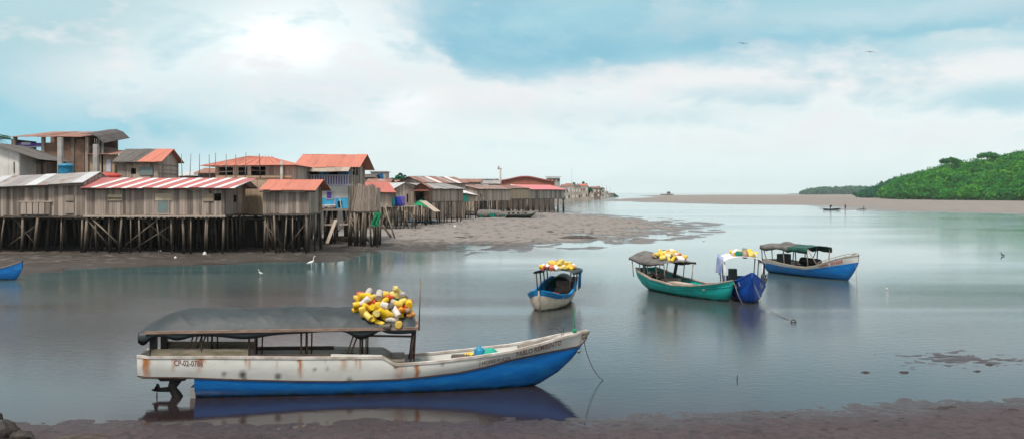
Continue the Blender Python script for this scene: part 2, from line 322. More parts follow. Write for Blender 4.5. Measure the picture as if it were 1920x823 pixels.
def ground_mat(name, dry, wet, dark, bscale, bump, rough_dry=.75, zr=.12, spec=.45):
    m = bpy.data.materials.new(name); m.use_nodes = True; nt = m.node_tree; N = nt.nodes; L = nt.links
    b = N['Principled BSDF']; b.inputs['Specular IOR Level'].default_value = spec
    g = N.new('ShaderNodeNewGeometry'); sx = N.new('ShaderNodeSeparateXYZ'); L.new(g.outputs['Position'], sx.inputs[0])
    n1 = N.new('ShaderNodeTexNoise'); n1.inputs['Scale'].default_value = bscale*.2; n1.inputs['Detail'].default_value = 7
    n1.inputs['Roughness'].default_value = .7
    L.new(g.outputs['Position'], n1.inputs['Vector'])
    wz = N.new('ShaderNodeMapRange'); wz.inputs['From Min'].default_value = 0.0; wz.inputs['From Max'].default_value = zr
    L.new(sx.outputs['Z'], wz.inputs['Value'])
    ad = N.new('ShaderNodeMath'); ad.operation = 'MULTIPLY_ADD'; ad.inputs[1].default_value = 1.6; L.new(n1.outputs['Fac'], ad.inputs[0])
    sb = N.new('ShaderNodeMath'); sb.operation = 'SUBTRACT'; sb.inputs[1].default_value = .8; L.new(wz.outputs[0], sb.inputs[0])
    L.new(sb.outputs[0], ad.inputs[2]); ad.use_clamp = True
    c1 = N.new('ShaderNodeMix'); c1.data_type = 'RGBA'; c1.inputs['A'].default_value = (*wet, 1); c1.inputs['B'].default_value = (*dry, 1)
    L.new(ad.outputs[0], c1.inputs['Factor'])
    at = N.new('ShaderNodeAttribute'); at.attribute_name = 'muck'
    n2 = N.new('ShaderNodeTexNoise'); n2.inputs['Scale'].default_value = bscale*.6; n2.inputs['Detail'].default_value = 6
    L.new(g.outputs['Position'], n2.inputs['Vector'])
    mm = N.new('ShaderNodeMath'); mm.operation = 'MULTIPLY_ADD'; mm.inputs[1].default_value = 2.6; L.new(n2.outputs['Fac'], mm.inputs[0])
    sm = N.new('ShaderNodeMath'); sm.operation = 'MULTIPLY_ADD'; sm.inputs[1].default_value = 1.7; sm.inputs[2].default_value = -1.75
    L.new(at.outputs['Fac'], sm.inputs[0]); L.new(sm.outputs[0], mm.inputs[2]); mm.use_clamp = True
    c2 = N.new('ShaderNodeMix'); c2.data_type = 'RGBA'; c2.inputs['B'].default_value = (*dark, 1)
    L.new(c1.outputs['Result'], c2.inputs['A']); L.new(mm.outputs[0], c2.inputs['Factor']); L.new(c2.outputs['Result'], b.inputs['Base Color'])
    n4 = N.new('ShaderNodeTexNoise'); n4.inputs['Scale'].default_value = bscale*.55; n4.inputs['Detail'].default_value = 5; n4.inputs['Roughness'].default_value = .6
    m4 = N.new('ShaderNodeMapping'); m4.inputs['Scale'].default_value = (1, .38, 1); L.new(g.outputs['Position'], m4.inputs['Vector']); L.new(m4.outputs[0], n4.inputs['Vector'])
    r4 = N.new('ShaderNodeMapRange'); r4.inputs['From Min'].default_value = .52; r4.inputs['From Max'].default_value = .64; r4.inputs['To Max'].default_value = .75; L.new(n4.outputs['Fac'], r4.inputs['Value'])
    c4 = N.new('ShaderNodeMix'); c4.data_type = 'RGBA'; c4.inputs['B'].default_value = (*[v*1.3 for v in dark], 1)
    L.new(c2.outputs['Result'], c4.inputs['A']); L.new(r4.outputs[0], c4.inputs['Factor']); L.new(c4.outputs['Result'], b.inputs['Base Color'])
    rr = N.new('ShaderNodeMapRange'); rr.inputs['To Min'].default_value = .28; rr.inputs['To Max'].default_value = rough_dry
    L.new(ad.outputs[0], rr.inputs['Value']); L.new(rr.outputs[0], b.inputs['Roughness'])
    bp = N.new('ShaderNodeBump'); bp.inputs['Strength'].default_value = bump; bp.inputs['Distance'].default_value = .06
    n3 = N.new('ShaderNodeTexNoise'); n3.inputs['Scale'].default_value = bscale; n3.inputs['Detail'].default_value = 6
    L.new(g.outputs['Position'], n3.inputs['Vector']); L.new(n3.outputs['Fac'], bp.inputs['Height']); L.new(bp.outputs[0], b.inputs['Normal'])
    return m
def terrain(name, hf, d0, d1, nr, nc, a0, a1, m, label, muckf):
    d = np.exp(np.linspace(math.log(d0), math.log(d1), nr)); a = np.linspace(a0, a1, nc)
    D, A = np.meshgrid(d, a, indexing='ij'); X = A*D; Y = D
    Z = hf(X, Y); V = np.stack([X, Y, Z], -1).reshape(-1, 3)
    idx = np.arange(nr*nc).reshape(nr, nc)
    f = np.stack([idx[:-1, :-1], idx[:-1, 1:], idx[1:, 1:], idx[1:, :-1]], -1).reshape(-1, 4)
    f = f[(V[f, 2].max(1) > -.2)]
    used = np.unique(f); rm = np.full(nr*nc, -1); rm[used] = np.arange(len(used)); V = V[used]; f = rm[f]
    o = np_mesh(name, V, f, m); at = o.data.attributes.new('muck', 'FLOAT', 'POINT')
    at.data.foreach_set('value', muckf(V[:, 0], V[:, 1], V[:, 2]).astype(np.float32))
    tag(o, label, None, None, 'structure'); return o
mud_m = ground_mat('grey_tidal_mud', (.208, .180, .160), (.098, .084, .075), (.034, .026, .020), 2.2, .9, .8, .16)
near_m = ground_mat('purple_brown_mud', (.058, .038, .041), (.040, .029, .032), (.018, .013, .013), 9, 1.0, .65, .10, .3)
sand_m = ground_mat('brown_sand', (.208, .176, .155), (.16, .138, .123), (.10, .085, .075), .5, .3, .8, .12)
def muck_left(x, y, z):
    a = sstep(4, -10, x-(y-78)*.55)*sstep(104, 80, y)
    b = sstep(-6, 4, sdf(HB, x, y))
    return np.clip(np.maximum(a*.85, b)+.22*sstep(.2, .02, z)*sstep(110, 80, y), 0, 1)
terrain('mud_bank', h_left, 44, 1500, 620, 460, -.78, .30, mud_m, 'grey tidal mud bank under and beside the stilt houses', muck_left)
terrain('near_shore', h_near, 9, 38, 420, 620, -.75, .80, near_m, 'purple brown wet mud shore along the bottom of the photo', lambda x, y, z: .25+.5*(fbm(x/1.3, y/1.1, 51)+.2))
terrain('sandbank', h_sand, 130, 2600, 320, 320, .04, .80, sand_m, 'brown low tide sandbank across the channel before the mangroves', lambda x, y, z: z*0)

# water ---------------------------------------------------------------
def water_mat():
    m = bpy.data.materials.new('estuary_water'); m.use_nodes = True; nt = m.node_tree; N = nt.nodes; L = nt.links
    b = N['Principled BSDF']; b.inputs['IOR'].default_value = 1.5
    g = N.new('ShaderNodeNewGeometry'); sx = N.new('ShaderNodeSeparateXYZ'); L.new(g.outputs['Position'], sx.inputs[0])
    # silt: purple brown close to the mud shore, green grey in the channel
    ln = N.new('ShaderNodeMath'); ln.operation = 'LOGARITHM'; ln.inputs[1].default_value = 10; L.new(sx.outputs['Y'], ln.inputs[0])
    n0 = N.new('ShaderNodeTexNoise'); n0.inputs['Scale'].default_value = .05; n0.inputs['Detail'].default_value = 4; L.new(g.outputs['Position'], n0.inputs['Vector'])
    ma = N.new('ShaderNodeMath'); ma.operation = 'MULTIPLY_ADD'; ma.inputs[1].default_value = .25; L.new(n0.outputs['Fac'], ma.inputs[0]); L.new(ln.outputs[0], ma.inputs[2])
    cr = N.new('ShaderNodeValToRGB'); e = cr.color_ramp.elements
    mr = N.new('ShaderNodeMapRange'); mr.inputs['From Min'].default_value = 1.38; mr.inputs['From Max'].default_value = 2.6
    L.new(ma.outputs[0], mr.inputs['Value']); L.new(mr.outputs[0], cr.inputs[0])
    e[0].position = 0; e[0].color = (.020, .011, .013, 1); e[1].position = 1; e[1].color = (.13, .22, .23, 1)
    for p, c in ((.13, (.022, .018, .019)), (.3, (.05, .056, .055)), (.42, (.075, .125, .125)), (.6, (.12, .22, .225))):
        x = e.new(p); x.color = (*c, 1)
    L.new(cr.outputs[0], b.inputs['Base Color'])
    b.inputs['Roughness'].default_value = .06
    # wind patches ruffle the surface
    mp = N.new('ShaderNodeMapping'); mp.inputs['Scale'].default_value = (.018, .06, 1); L.new(g.outputs['Position'], mp.inputs['Vector'])
    nw = N.new('ShaderNodeTexNoise'); nw.inputs['Scale'].default_value = 1; nw.inputs['Detail'].default_value = 5; nw.inputs['Distortion'].default_value = .6
    L.new(mp.outputs[0], nw.inputs['Vector'])
    wr = N.new('ShaderNodeMapRange'); wr.inputs['From Min'].default_value = .38; wr.inputs['From Max'].default_value = .62
    wr.inputs['To Min'].default_value = .15; wr.inputs['To Max'].default_value = 1.0; L.new(nw.outputs['Fac'], wr.inputs['Value'])
    yr = N.new('ShaderNodeMapRange'); yr.inputs['From Min'].default_value = 21; yr.inputs['From Max'].default_value = 42
    yr.inputs['To Min'].default_value = .03; yr.inputs['To Max'].default_value = .52; L.new(sx.outputs['Y'], yr.inputs['Value'])
    mu = N.new('ShaderNodeMath'); mu.operation = 'MULTIPLY'; L.new(wr.outputs[0], mu.inputs[0]); L.new(yr.outputs[0], mu.inputs[1])
    y2 = N.new('ShaderNodeMapRange'); y2.inputs['From Min'].default_value = 50; y2.inputs['From Max'].default_value = 64
    y2.inputs['To Min'].default_value = 1; y2.inputs['To Max'].default_value = .26; L.new(sx.outputs['Y'], y2.inputs['Value'])
    mu2 = N.new('ShaderNodeMath'); mu2.operation = 'MULTIPLY'; y3 = N.new('ShaderNodeMapRange'); y3.inputs['From Min'].default_value = 95; y3.inputs['From Max'].default_value = 150; L.new(sx.outputs['Y'], y3.inputs['Value'])
    mx_ = N.new('ShaderNodeMath'); mx_.operation = 'MAXIMUM'; L.new(y2.outputs[0], mx_.inputs[0]); L.new(y3.outputs[0], mx_.inputs[1])
    L.new(mu.outputs[0], mu2.inputs[0]); L.new(mx_.outputs[0], mu2.inputs[1]); mu = mu2
    m2 = N.new('ShaderNodeMapping'); m2.inputs['Scale'].default_value = (1.6, 2.6, 1); L.new(g.outputs['Position'], m2.inputs['Vector'])
    r1 = N.new('ShaderNodeTexNoise'); r1.inputs['Scale'].default_value = 1.7; r1.inputs['Detail'].default_value = 5; r1.inputs['Roughness'].default_value = .62
    L.new(m2.outputs[0], r1.inputs['Vector'])
    bp = N.new('ShaderNodeBump'); bp.inputs['Distance'].default_value = .075; L.new(mu.outputs[0], bp.inputs['Strength'])
    L.new(r1.outputs['Fac'], bp.inputs['Height']); L.new(bp.outputs[0], b.inputs['Normal'])
    return m
w = MB(); w.add([(-9000, -60, 0), (9000, -60, 0), (9000, 9000, 0), (-9000, 9000, 0)], [(0, 1, 2, 3)])
tag(w.build('water', water_mat()), 'calm grey green estuary water', None, None, 'structure')

# ------------------------------------------------------------------ houses
def planks(mb, ax, a0, a1, c, out, zb, zt, holes=(), pw=.2, mi=0, ragged=.06, th=.04):
    zbf = zb if callable(zb) else (lambda a: zb)
    ztf = zt if callable(zt) else (lambda a: zt)
    e = [a0]
    while e[-1] < a1-pw*.6: e.append(min(a1, e[-1]+pw*U(.7, 1.35)))
    if e[-1] < a1: e.append(a1)
    for h in holes: e += [h[0], h[1]]
    e = sorted(set(round(q, 4) for q in e if a0-1e-6 <= q <= a1+1e-6))
    for l, r in zip(e[:-1], e[1:]):
        if r-l < .01: continue
        j = U(0, .03); md = (l+r)/2; tv = random.random() if random.random() > .07 else random.choice((0, 1.6))
        segs = [(zbf(md)+U(-ragged, ragged*.3), None)]
        for h in holes:
            if h[0] < md < h[1]:
                segs = [(segs[0][0], h[2]), (h[3], None)]
        for s0, s1 in segs:
            tl, tr = (ztf(l), ztf(r)) if s1 is None else (s1, s1)
            if max(tl, tr)-s0 < .03: continue
            f, b = c+out*(th+j), c
            g = .006
            if ax == 'x':
                p = [(l+g, f, s0), (r-g, f, s0), (r-g, b, s0), (l+g, b, s0), (l+g, f, tl), (r-g, f, tr), (r-g, b, tr), (l+g, b, tl)]
                if out > 0: p = [p[1], p[0], p[3], p[2], p[5], p[4], p[7], p[6]]
            else:
                p = [(f, l+g, s0), (f, r-g, s0), (b, r-g, s0), (b, l+g, s0), (f, l+g, tl), (f, r-g, tr), (b, r-g, tr), (b, l+g, tl)]
                if out < 0: p = [p[1], p[0], p[3], p[2], p[5], p[4], p[7], p[6]]
            mb.hexa(p, mi, tv)
def roof_slope(mb, x0, x1, pe, pr, pw=.9, mi=lambda k: 0, jit=.085, along='x', th=.03, skew=0.0, pat=None):
    # panels between eave (offset, z) and ridge (offset, z); skew slants the sheets
    n = max(1, round((x1-x0)/pw)); w = (x1-x0)/n
    for k in range(n):
        a, b = x0+k*w, x0+(k+1)*w
        if pat: a, b = (a+pat*w if k % 2 and k else a), (b+pat*w if not k % 2 and k < n-1 else b)
        j = U(0, .045); ex = U(-jit, jit); tv = random.random()
        d = Vector((pe[0]-pr[0], pe[1]-pr[1])).normalized()
        e0 = (pe[0]+d.x*ex, pe[1]+d.y*ex+j); r0 = (pr[0], pr[1]+j)
        sr = skew if k < n-1 else 0; sl = skew if k > 0 else 0
        if along == 'x':
            q = [(a-.02, e0[0], e0[1]), (b, e0[0], e0[1]), (b+sr, r0[0], r0[1]), (a-.02+sl, r0[0], r0[1])]
        else:
            q = [(e0[0], a-.02, e0[1]), (e0[0], b, e0[1]), (r0[0], b, r0[1]), (r0[0], a-.02, r0[1])]
        lo = [(x, y, z-th) for x, y, z in q]
        if (Vector(q[1])-Vector(q[0])).cross(Vector(q[3])-Vector(q[0])).z < 0: lo = lo[::-1]; q = q[::-1]
        mb.hexa(lo+q, mi(k), tv)
def add_stilts(root, nx, ny, w, dep, zf, rad=.085, m='stilt', brace=3, jit=.42, lean=.32, x0=0.0, y0=.1):
    wm = root.matrix_basis if False else Matrix.Translation(root.location) @ Matrix.Rotation(root.rotation_euler.z, 4, 'Z')
    tops = []
    for j in range(ny):
        for i in range(nx):
            x = x0+.1+(w-.2)*(i/(max(nx-1, 1)))+U(-jit, jit)*(0 if i in (0, nx-1) else 1); y = y0+(dep-.2)*j/max(ny-1, 1)+U(-.1, .1)
            q = wm @ Vector((x, y, 0)); gz = ground_z(q.x, q.y)
            dx, dy = U(-lean, lean), U(-.1, .1)
            r = rad*U(.6, 1.35)
            mb = MB(); mid = (x+dx*.5+U(-.05, .05), y+dy*.5, (zf+gz)/2)
            mb.tube([(x+dx, y+dy, gz-.35), mid, (x, y, zf-.1)], [r*1.1, r, r*.9], 6, 0, U(.0, .7) if j == 0 else U(.75, 1))  # back rows tinted darker to paint in the shade under the floor
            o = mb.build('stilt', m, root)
            if j == 0: tops.append((x, y, gz))
    for b in range(brace):
        i = random.randrange(max(1, len(tops)-2)); x, y, gz = tops[i]; L_ = U(1.6, 3.0); sgn = random.choice((-1, 1))
        mb = MB(); yy = y+U(-.16, .8)
        mb.tube([(x, yy, gz+U(.1, .6)), (min(max(x+sgn*L_, 0), w), yy+.05, zf-U(.1, .9))], .05, 5)
        mb.build('brace', m, root)
def house(name, label, px0, px1, d0, d1, pyf, pye, pyr, dep, wall='plank', rmats=('tin_red',), rmi=lambda k: 0, ridge='x', ov=(.4, .4, .3, .4),
          fh=(), rh=(), stilts=(6, 3), tilt=0.0, pw=.22, group='wooden houses on stilts along the muddy bank', cat='house', brace=3, skew=0.0, rpw=.9, sidewall=None, lh=(), down=False, srad=.085, pat=None):
    P0, P1 = W(px0, HY, d0), W(px1, HY, d1)
    yaw = math.atan2(P1.y-P0.y, P1.x-P0.x); w = (P1-P0).length
    root = empty(name, (P0.x, P0.y, 0), yaw, label, cat, group)
    zf = zz(pyf, d0); ze = zz(pye, d0-ov[0]) if ridge == 'x' else zz(pye, d0); zr = zz(pyr, d0+dep/2 if ridge == 'x' else d0)
    sidewall = sidewall or wall
    zb = zf if not down else .2
    T = lambda x: tilt*x/w
    if ridge == 'x':
        sl = (zr-ze)/(dep/2+ov[0]); top = lambda y: ze+sl*(y+ov[0]) if y < dep/2 else zr-sl*(y-dep/2)
        zt = top(0)-.03
        mb = MB(); planks(mb, 'x', 0, w, 0, -1, zb, lambda x: zt+T(x), fh, pw); mb.build('wall', wall, root)
        mb = MB(); planks(mb, 'y', 0, dep, w, 1, zb, lambda y: top(y)-.04+tilt, rh, pw); mb.build('wall', sidewall, root)
        mb = MB(); planks(mb, 'y', 0, dep, 0, -1, zb, lambda y: top(y)-.04, lh, pw*1.5); mb.build('wall', sidewall, root)
        mb = MB(); planks(mb, 'x', 0, w, dep, 1, zb, lambda x: top(dep)-.04+T(x), (), .6); mb.build('wall', wall, root)
        mb = MB()
        roof_slope(mb, -ov[2], w+ov[3], (-ov[0], ze), (dep/2, zr), rpw, rmi, skew=skew, pat=pat)
        roof_slope(mb, -ov[2], w+ov[3], (dep+ov[1], zr-sl*(dep/2+ov[1])), (dep/2, zr+.004), rpw, rmi)
        if tilt: mb.v = [(x, y, z+T(x)) for x, y, z in mb.v]
        mb.build('roof', rmats, root)
        mb = MB()
        for y in (-ov[0]+.1, dep/2, dep+ov[1]-.1): mb.bar((-ov[2]+.05, y, top(max(min(y, dep), -ov[0]))-.13), (w+ov[3]-.05, y, top(max(min(y, dep), -ov[0]))-.13+tilt), .08, .1, 0, .8)
        mb.build('roof_beam', 'plank_dark', root)
    else:
        sl = (zr-ze)/(w/2+ov[2]); top = lambda x: zr-sl*abs(x-w/2)
        mb = MB(); planks(mb, 'x', 0, w, 0, -1, zb, lambda x: top(x)-.04, fh, pw); mb.build('wall', wall, root)
        mb = MB(); planks(mb, 'x', 0, w, dep, 1, zb, lambda x: top(x)-.04, (), .6); mb.build('wall', wall, root)
        mb = MB(); planks(mb, 'y', 0, dep, w, 1, zb, top(w)-.03, rh, pw); mb.build('wall', sidewall, root)
        mb = MB(); planks(mb, 'y', 0, dep, 0, -1, zb, top(0)-.03, lh, pw); mb.build('wall', sidewall, root)
        mb = MB()
        roof_slope(mb, -ov[0], dep+ov[1], (-ov[2], ze), (w/2, zr), rpw, rmi, along='y')
        roof_slope(mb, -ov[0], dep+ov[1], (w+ov[3], zr-sl*(w/2+ov[3])), (w/2, zr+.004), rpw, rmi, along='y')
        mb.build('roof', rmats, root)
    mb = MB(); mb.box(-.06, w+.06, -.05, dep+.05, zf-.17, zf-.02, 0, .3)
    mb.build('floor', 'plank_dark' if wall != 'plank_pale' else 'plank', root)
    if stilts: add_stilts(root, stilts[0], stilts[1], w, dep, zf-.1, srad, brace=brace)
    return root, dict(w=w, zf=zf, ze=ze, zr=zr, dep=dep, top=top)
def panel(root, name, m, x0, x1, z0, z1, y=-.09, th=.05, parent=None, frame=None):
    mb = MB(); mb.box(x0, x1, y-th, y, z0, z1); o = mb.build(name, m, parent or root)
    if frame:
        mb = MB(); t = .07
        for a in ((x0-t, x1+t, z1, z1+t), (x0-t, x1+t, z0-t, z0), (x0-t, x0, z0, z1), (x1, x1+t, z0, z1)): mb.box(a[0], a[1], y-th-.02, y, a[2], a[3])
        mb.build('frame', frame, o)
    return o
def lx(px, px0, d): return (px-px0)*d/F      # pixel offset to metres on a frontal wall

# H1 grey zinc roofed house at the left edge
d = 73.0; k = F/d
r, q = house('plank_house', 'long weathered plank house on stilts with a patched grey zinc roof at the left edge', -150, 156, d, d, 404, 357, 336, 5.5, 'plank', ('tin_grey', 'tin_pale'),
             lambda i: 1 if i % 4 == 2 or i % 7 == 3 else 0, ov=(.5, .4, .3, .15), stilts=(9, 6), tilt=.55, brace=4,
             fh=[(lx(-70, -150, d), lx(-50, -150, d), zz(388, d), zz(370, d))])
a, b = lx(40, -150, d), lx(97, -150, d)
o = panel(r, 'shutter', 'plank_dark', a, b, q['zf']+.05, zz(379, d), -.07, .05)
for i in range(5):
    mb = MB(); x = a+(b-a)*(i+.08)/5; mb.box(x, x+(b-a)/5*.84, -.16, -.122, q['zf']+.1, zz(380, d)); mb.build('board', 'plank', o)
panel(r, 'cross_rail', 'plank_pale', a-.1, b+.1, zz(379, d), zz(377, d), -.06, .12)
panel(r, 'window_board', 'plank_pale', lx(124, -150, d), lx(140, -150, d), zz(400, d), zz(380, d), -.07, .05)
panel(r, 'window_board', 'plank', lx(124, -150, d), lx(140, -150, d), zz(377, d), zz(366, d), -.07, .05)
# roof of the house just behind it
r, q = house('plank_house', 'old brown fibre roof of a low house behind the zinc roofed plank house', -190, 122, 80, 80, 398, 347, 332, 5, 'plank_dark', ('thatch', 'tin_grey'), lambda i: i % 5 == 4,
             ov=(.3, .3, .3, .6), stilts=(8, 2), brace=0)

# H2 long house with the striped roof
STR = 'rwrwrwrwrwrwrwrwrwrwrwr'
r, q = house('plank_house', 'long weathered plank house on stilts under a red and white striped tin roof', 160, 421, d, d, 402, 352.5, 334.5, 5.6, 'plank', ('tin_pinkred', 'tin_white'),
             lambda i: 1 if i % 2 == 1 else 0, ov=(.5, .5, .15, .95), stilts=(13, 6), brace=9, skew=1.25, rpw=.585, pat=.3,
             fh=[(lx(402, 160, d), lx(415, 160, d), zz(377, d), zz(363, d)), (lx(205, 160, d), lx(228, 160, d), zz(376, d), zz(367, d))],
             rh=[(2.2, 3.1, zz(380, d), zz(366, d))])
panel(r, 'shutter', 'tan_panel', lx(381, 160, d), lx(401, 160, d), zz(377.5, d), zz(363.5, d), -.075)
panel(r, 'shutter', 'cream_panel', lx(292, 160, d), lx(323, 160, d), zz(376, d), zz(363, d), -.075)
panel(r, 'shutter', 'cream_panel', lx(203, 160, d), lx(230, 160, d), zz(371, d), zz(365, d), -.075)
panel(r, 'shutter', 'tan_panel', lx(203, 160, d), lx(230, 160, d), zz(376.5, d), zz(373, d), -.075)
o = panel(r, 'door', 'tealwood', lx(297, 160, d), lx(317, 160, d), zz(400, d), zz(376.5, d), -.07, .04, frame='plank_pale')
mb = MB(); mb.box(q['w']+.075, q['w']+.12, 3.3, 4.3, zz(381, 76), zz(366, 76)); mb.build('shutter', 'plank_pale', r)
mb = MB(); mb.box(-.1, q['w']+.1, -.15, -.06, q['zf']-.2, q['zf']-.05, 0, .2); mb.build('ledge', 'plank_pale', r)

# H3 tall house with hipped orange roof
d3 = 79.5
P0 = W(405, HY, d3); w3 = lx(548, 405, d3); dep = 6.5
r = empty('bamboo_house', (P0.x, P0.y, 0), 0, 'two storey split bamboo house with a hipped orange tin roof and three dark openings', 'house', 'wooden houses on stilts along the muddy bank')
zf, zm, ze = zz(401, d3), zz(331, d3), zz(311, d3)
mb = MB(); planks(mb, 'x', 0, w3*.80, 0, -1, zf, zm, (), .5); planks(mb, 'x', w3*.8, w3, 0, -1, zf, zm, (), .25); mb.build('wall', 'bamboo', r)
ops = [(lx(411, 405, d3), lx(437, 405, d3), zz(329, d3), zz(314, d3)), (lx(447, 405, d3), lx(464, 405, d3), zz(329, d3), zz(314, d3)), (lx(471, 405, d3), lx(498, 405, d3), zz(331, d3)+.06, zz(313, d3))]
mb = MB(); planks(mb, 'x', 0, w3, .02, -1, zm, ze, ops, .3); mb.build('wall', 'plank_pale', r, 'upper wall of pale boards with dark openings')
for h in ops:
    mb = MB(); mb.bar((h[0], -.02, (h[2]+h[3])/2+U(-.1, .1)), (h[1], -.02, (h[2]+h[3])/2), .05, .06); mb.build('window_bar', 'plank', r)
mb = MB(); mb.box(0, w3, -.14, -.05, zm-.12, zm+.06); mb.build('ledge', 'bamboo', r)
for x, m_ in ((w3, 'plank_pale'), (0, 'bamboo')):
    mb = MB(); planks(mb, 'y', 0, dep, x, 1 if x else -1, zf, ze, (), .35); mb.build('wall', m_, r)
mb = MB(); planks(mb, 'x', 0, w3, dep, 1, zf, ze, (), .7); mb.build('wall', 'plank', r)
mb = MB(); mb.box(.1, w3-.1, .2, dep-.1, zm-.1, zm-.02); mb.build('floor', 'plank_dark', r)
mb = MB(); mb.box(0, w3, 0, dep, zf-.15, zf-.01); mb.build('floor', 'plank_dark', r)
o_ = .55; zp = zz(293, d3+dep/2); xa, xb = lx(447, 405, d3), lx(490, 405, d3)
mb = MB(); mb.hexa([(-o_-.8, -o_, ze-.02), (w3+o_*.7, -o_, ze+.05), (w3+o_*.7, dep+o_, ze), (-o_-.8, dep+o_, ze-.02), (xa, dep/2-.05, zp), (xb, dep/2-.05, zp-.08), (xb, dep/2+.05, zp-.08), (xa, dep/2+.05, zp)], 0, .4)
for i in range(9):
    t = i/8; x = -o_-.4+(w3+o_)*t; tx = xa+(xb-xa)*t
    mb.bar((x, -o_+.0, ze+.03), (tx, dep/2-.1, zp+.01), .05, .02, 0, U(.3, 1))
mb.build('roof', 'tin_orange', r)
mb = MB(); mb.tube([(lx(530, 405, d3), -.35, zf), (lx(530, 405, d3), -.35, zz(303, d3))], .13, 8); mb.build('concrete_post', 'concrete', r)
add_stilts(r, 7, 3, w3, dep, zf-.1, .09, brace=2)

# H4 small plank shed, orange roof
d4 = 74.5
r, q = house('plank_shed', 'small grey plank shed on stilts with an orange tin roof, beside the blue house', 494, 577, d4, d4, 400, 357, 337.5, 5.3, 'plank', ('tin_orange',), ov=(.5, .5, .25, .75), stilts=(5, 6), brace=4, pw=.26,
             rh=[(2.7, 3.0, zz(385, d4), zz(362, d4))], sidewall='plank_pale')
mb = MB(); mb.box(q['w']+.08, q['w']+.13, 3.9, 5.0, q['zf']+.1, q['zf']+2.0); mb.build('door', 'brick', r, 'rust brown door on the right side')

# H5 two-storey blue house
d5 = 86.0; S5 = lambda px: lx(px, 552, d5)
P0 = W(552, HY, d5); w5 = S5(655); dep = 8.8
r = empty('blue_house', (P0.x, P0.y, 0), 0, 'two storey blue and white house with a balustraded balcony under an orange roof', 'house', 'wooden houses on stilts along the muddy bank')
zf, zm, ze, zr = zz(391, d5), zz(347, d5), zz(320, d5), zz(290.5, d5+dep/2)
top = lambda y: ze+.25+(zr-ze-.25)*(y/(dep/2)) if y < dep/2 else zr-(zr-ze-.25)*(y-dep/2)/(dep/2)
mb = MB(); mb.box(0, w5-.13, .03, .15, zz(371, d5), zm-.12); mb.build('wall', 'plaster_white', r)
mb = MB(); mb.box(0, w5-.13, .0, .18, zf, zz(371, d5)-.004); mb.build('wall', 'plaster_blue', r, 'sky blue lower wall')
mb = MB(); mb.box(0, S5(634), 1.25, 1.37, zm+.08, ze+.6); mb.build('wall', 'plaster_blue', r)
mb = MB(); mb.box(S5(634), w5-.02, 1.22, 1.34, zm+.08, ze+.3); mb.build('wall', 'plaster_blue', r, 'bright blue panel beside the balcony')
for a_, b_ in ((S5(577), S5(592)), (S5(612), S5(630))):
    panel(r, 'window', 'dark', a_, b_, zz(334, d5), zz(322, d5), 1.25, .04, frame='tan_panel')
panel(r, 'window', 'purple', S5(613), S5(622), zz(373, d5), zz(360, d5), .025, .05, frame='lilac')
panel(r, 'door', 'dark', S5(634), S5(641), zf+.05, zz(377, d5), -.005, .03, frame='plaster_blue')
mb = MB(); planks(mb, 'y', .2, dep, w5, 1, zf, lambda y: top(y)-.05, [(1.5, 3.0, zz(328, d5), zz(305, d5)), (3.4, 4.6, zz(328, d5), zz(303, d5))], .3); mb.build('wall', 'plank', r)
mb = MB(); planks(mb, 'y', 0, dep, 0, -1, zf, lambda y: top(y)-.05, (), .4); mb.build('wall', 'plank', r)
mb = MB(); planks(mb, 'x', 0, w5, dep, 1, zf, top(dep)-.05, (), .6); mb.build('wall', 'plank', r)
mb = MB(); mb.box(0, w5+.05, 0, dep, zm-.1, zm+.06); mb.build('balcony_floor', 'lilac', r)
mb = MB(); mb.box(0, w5+.05, -.02, .08, zz(329.5, d5), zz(328, d5)); mb.build('handrail', 'lilac', r)
nb = 21
for i in range(nb):
    x = .1+(w5-.2)*i/(nb-1); mb = MB(); mb.box(x-.07, x+.07, 0, .06, zm+.062, zz(329.5, d5)-.002); mb.build('baluster', 'lilac', r)
mb = MB(); mb.box(.05, w5, .1, .14, zm+.07, zz(333, d5)); mb.build('balcony_screen', 'purple', r)
for x in (.06, w5*.5, w5-.06):
    mb = MB(); mb.box(x-.05, x+.05, .02, .12, zz(328, d5)+.003, ze+.25); mb.build('balcony_post', 'plaster_blue', r)
mb = MB(); mb.box(w5-.12, w5+.02, -.02, .1, zf, zm-.11); mb.build('corner_post', 'tealwood', r)
mb = MB(); roof_slope(mb, -.2, w5+1.0, (-.1, ze+.28), (dep/2, zr), 1.1); roof_slope(mb, -.2, w5+1.0, (dep+.4, ze+.2), (dep/2, zr+.004), 1.1); mb.build('roof', 'tin_orange', r)
mb = MB(); roof_slope(mb, -.3, w5+.1, (-1.1, ze-.12), (0.05, ze+.31), .7); mb.build('awning', 'plank_pale', r, 'pale strip awning under the eave')
mb = MB(); mb.box(0, w5, -.6, dep, zf-.17, zf-.01); mb.build('floor', 'plank', r)
mb = MB(); mb.box(S5(606), w5+.05, -.75, -.62, zf-.2, zf-.02); mb.build('floor_edge', 'plank_pale', r)
add_stilts(r, 9, 4, w5, dep, zf-.1, .10, brace=2, y0=-.4)
mb = MB(); mb.bar((S5(606), -.6, zz(421, d5)), (w5, -.6, zz(420, d5)), .12, .14, 0, .1); mb.build('tie_beam', 'plank_pale', r)
mb = MB(); mb.bar((S5(633), -.8, zf-1.0), (S5(622), -2.2, .45), .34, .06, 0, .2); mb.build('gangplank', 'plank_pale', r)
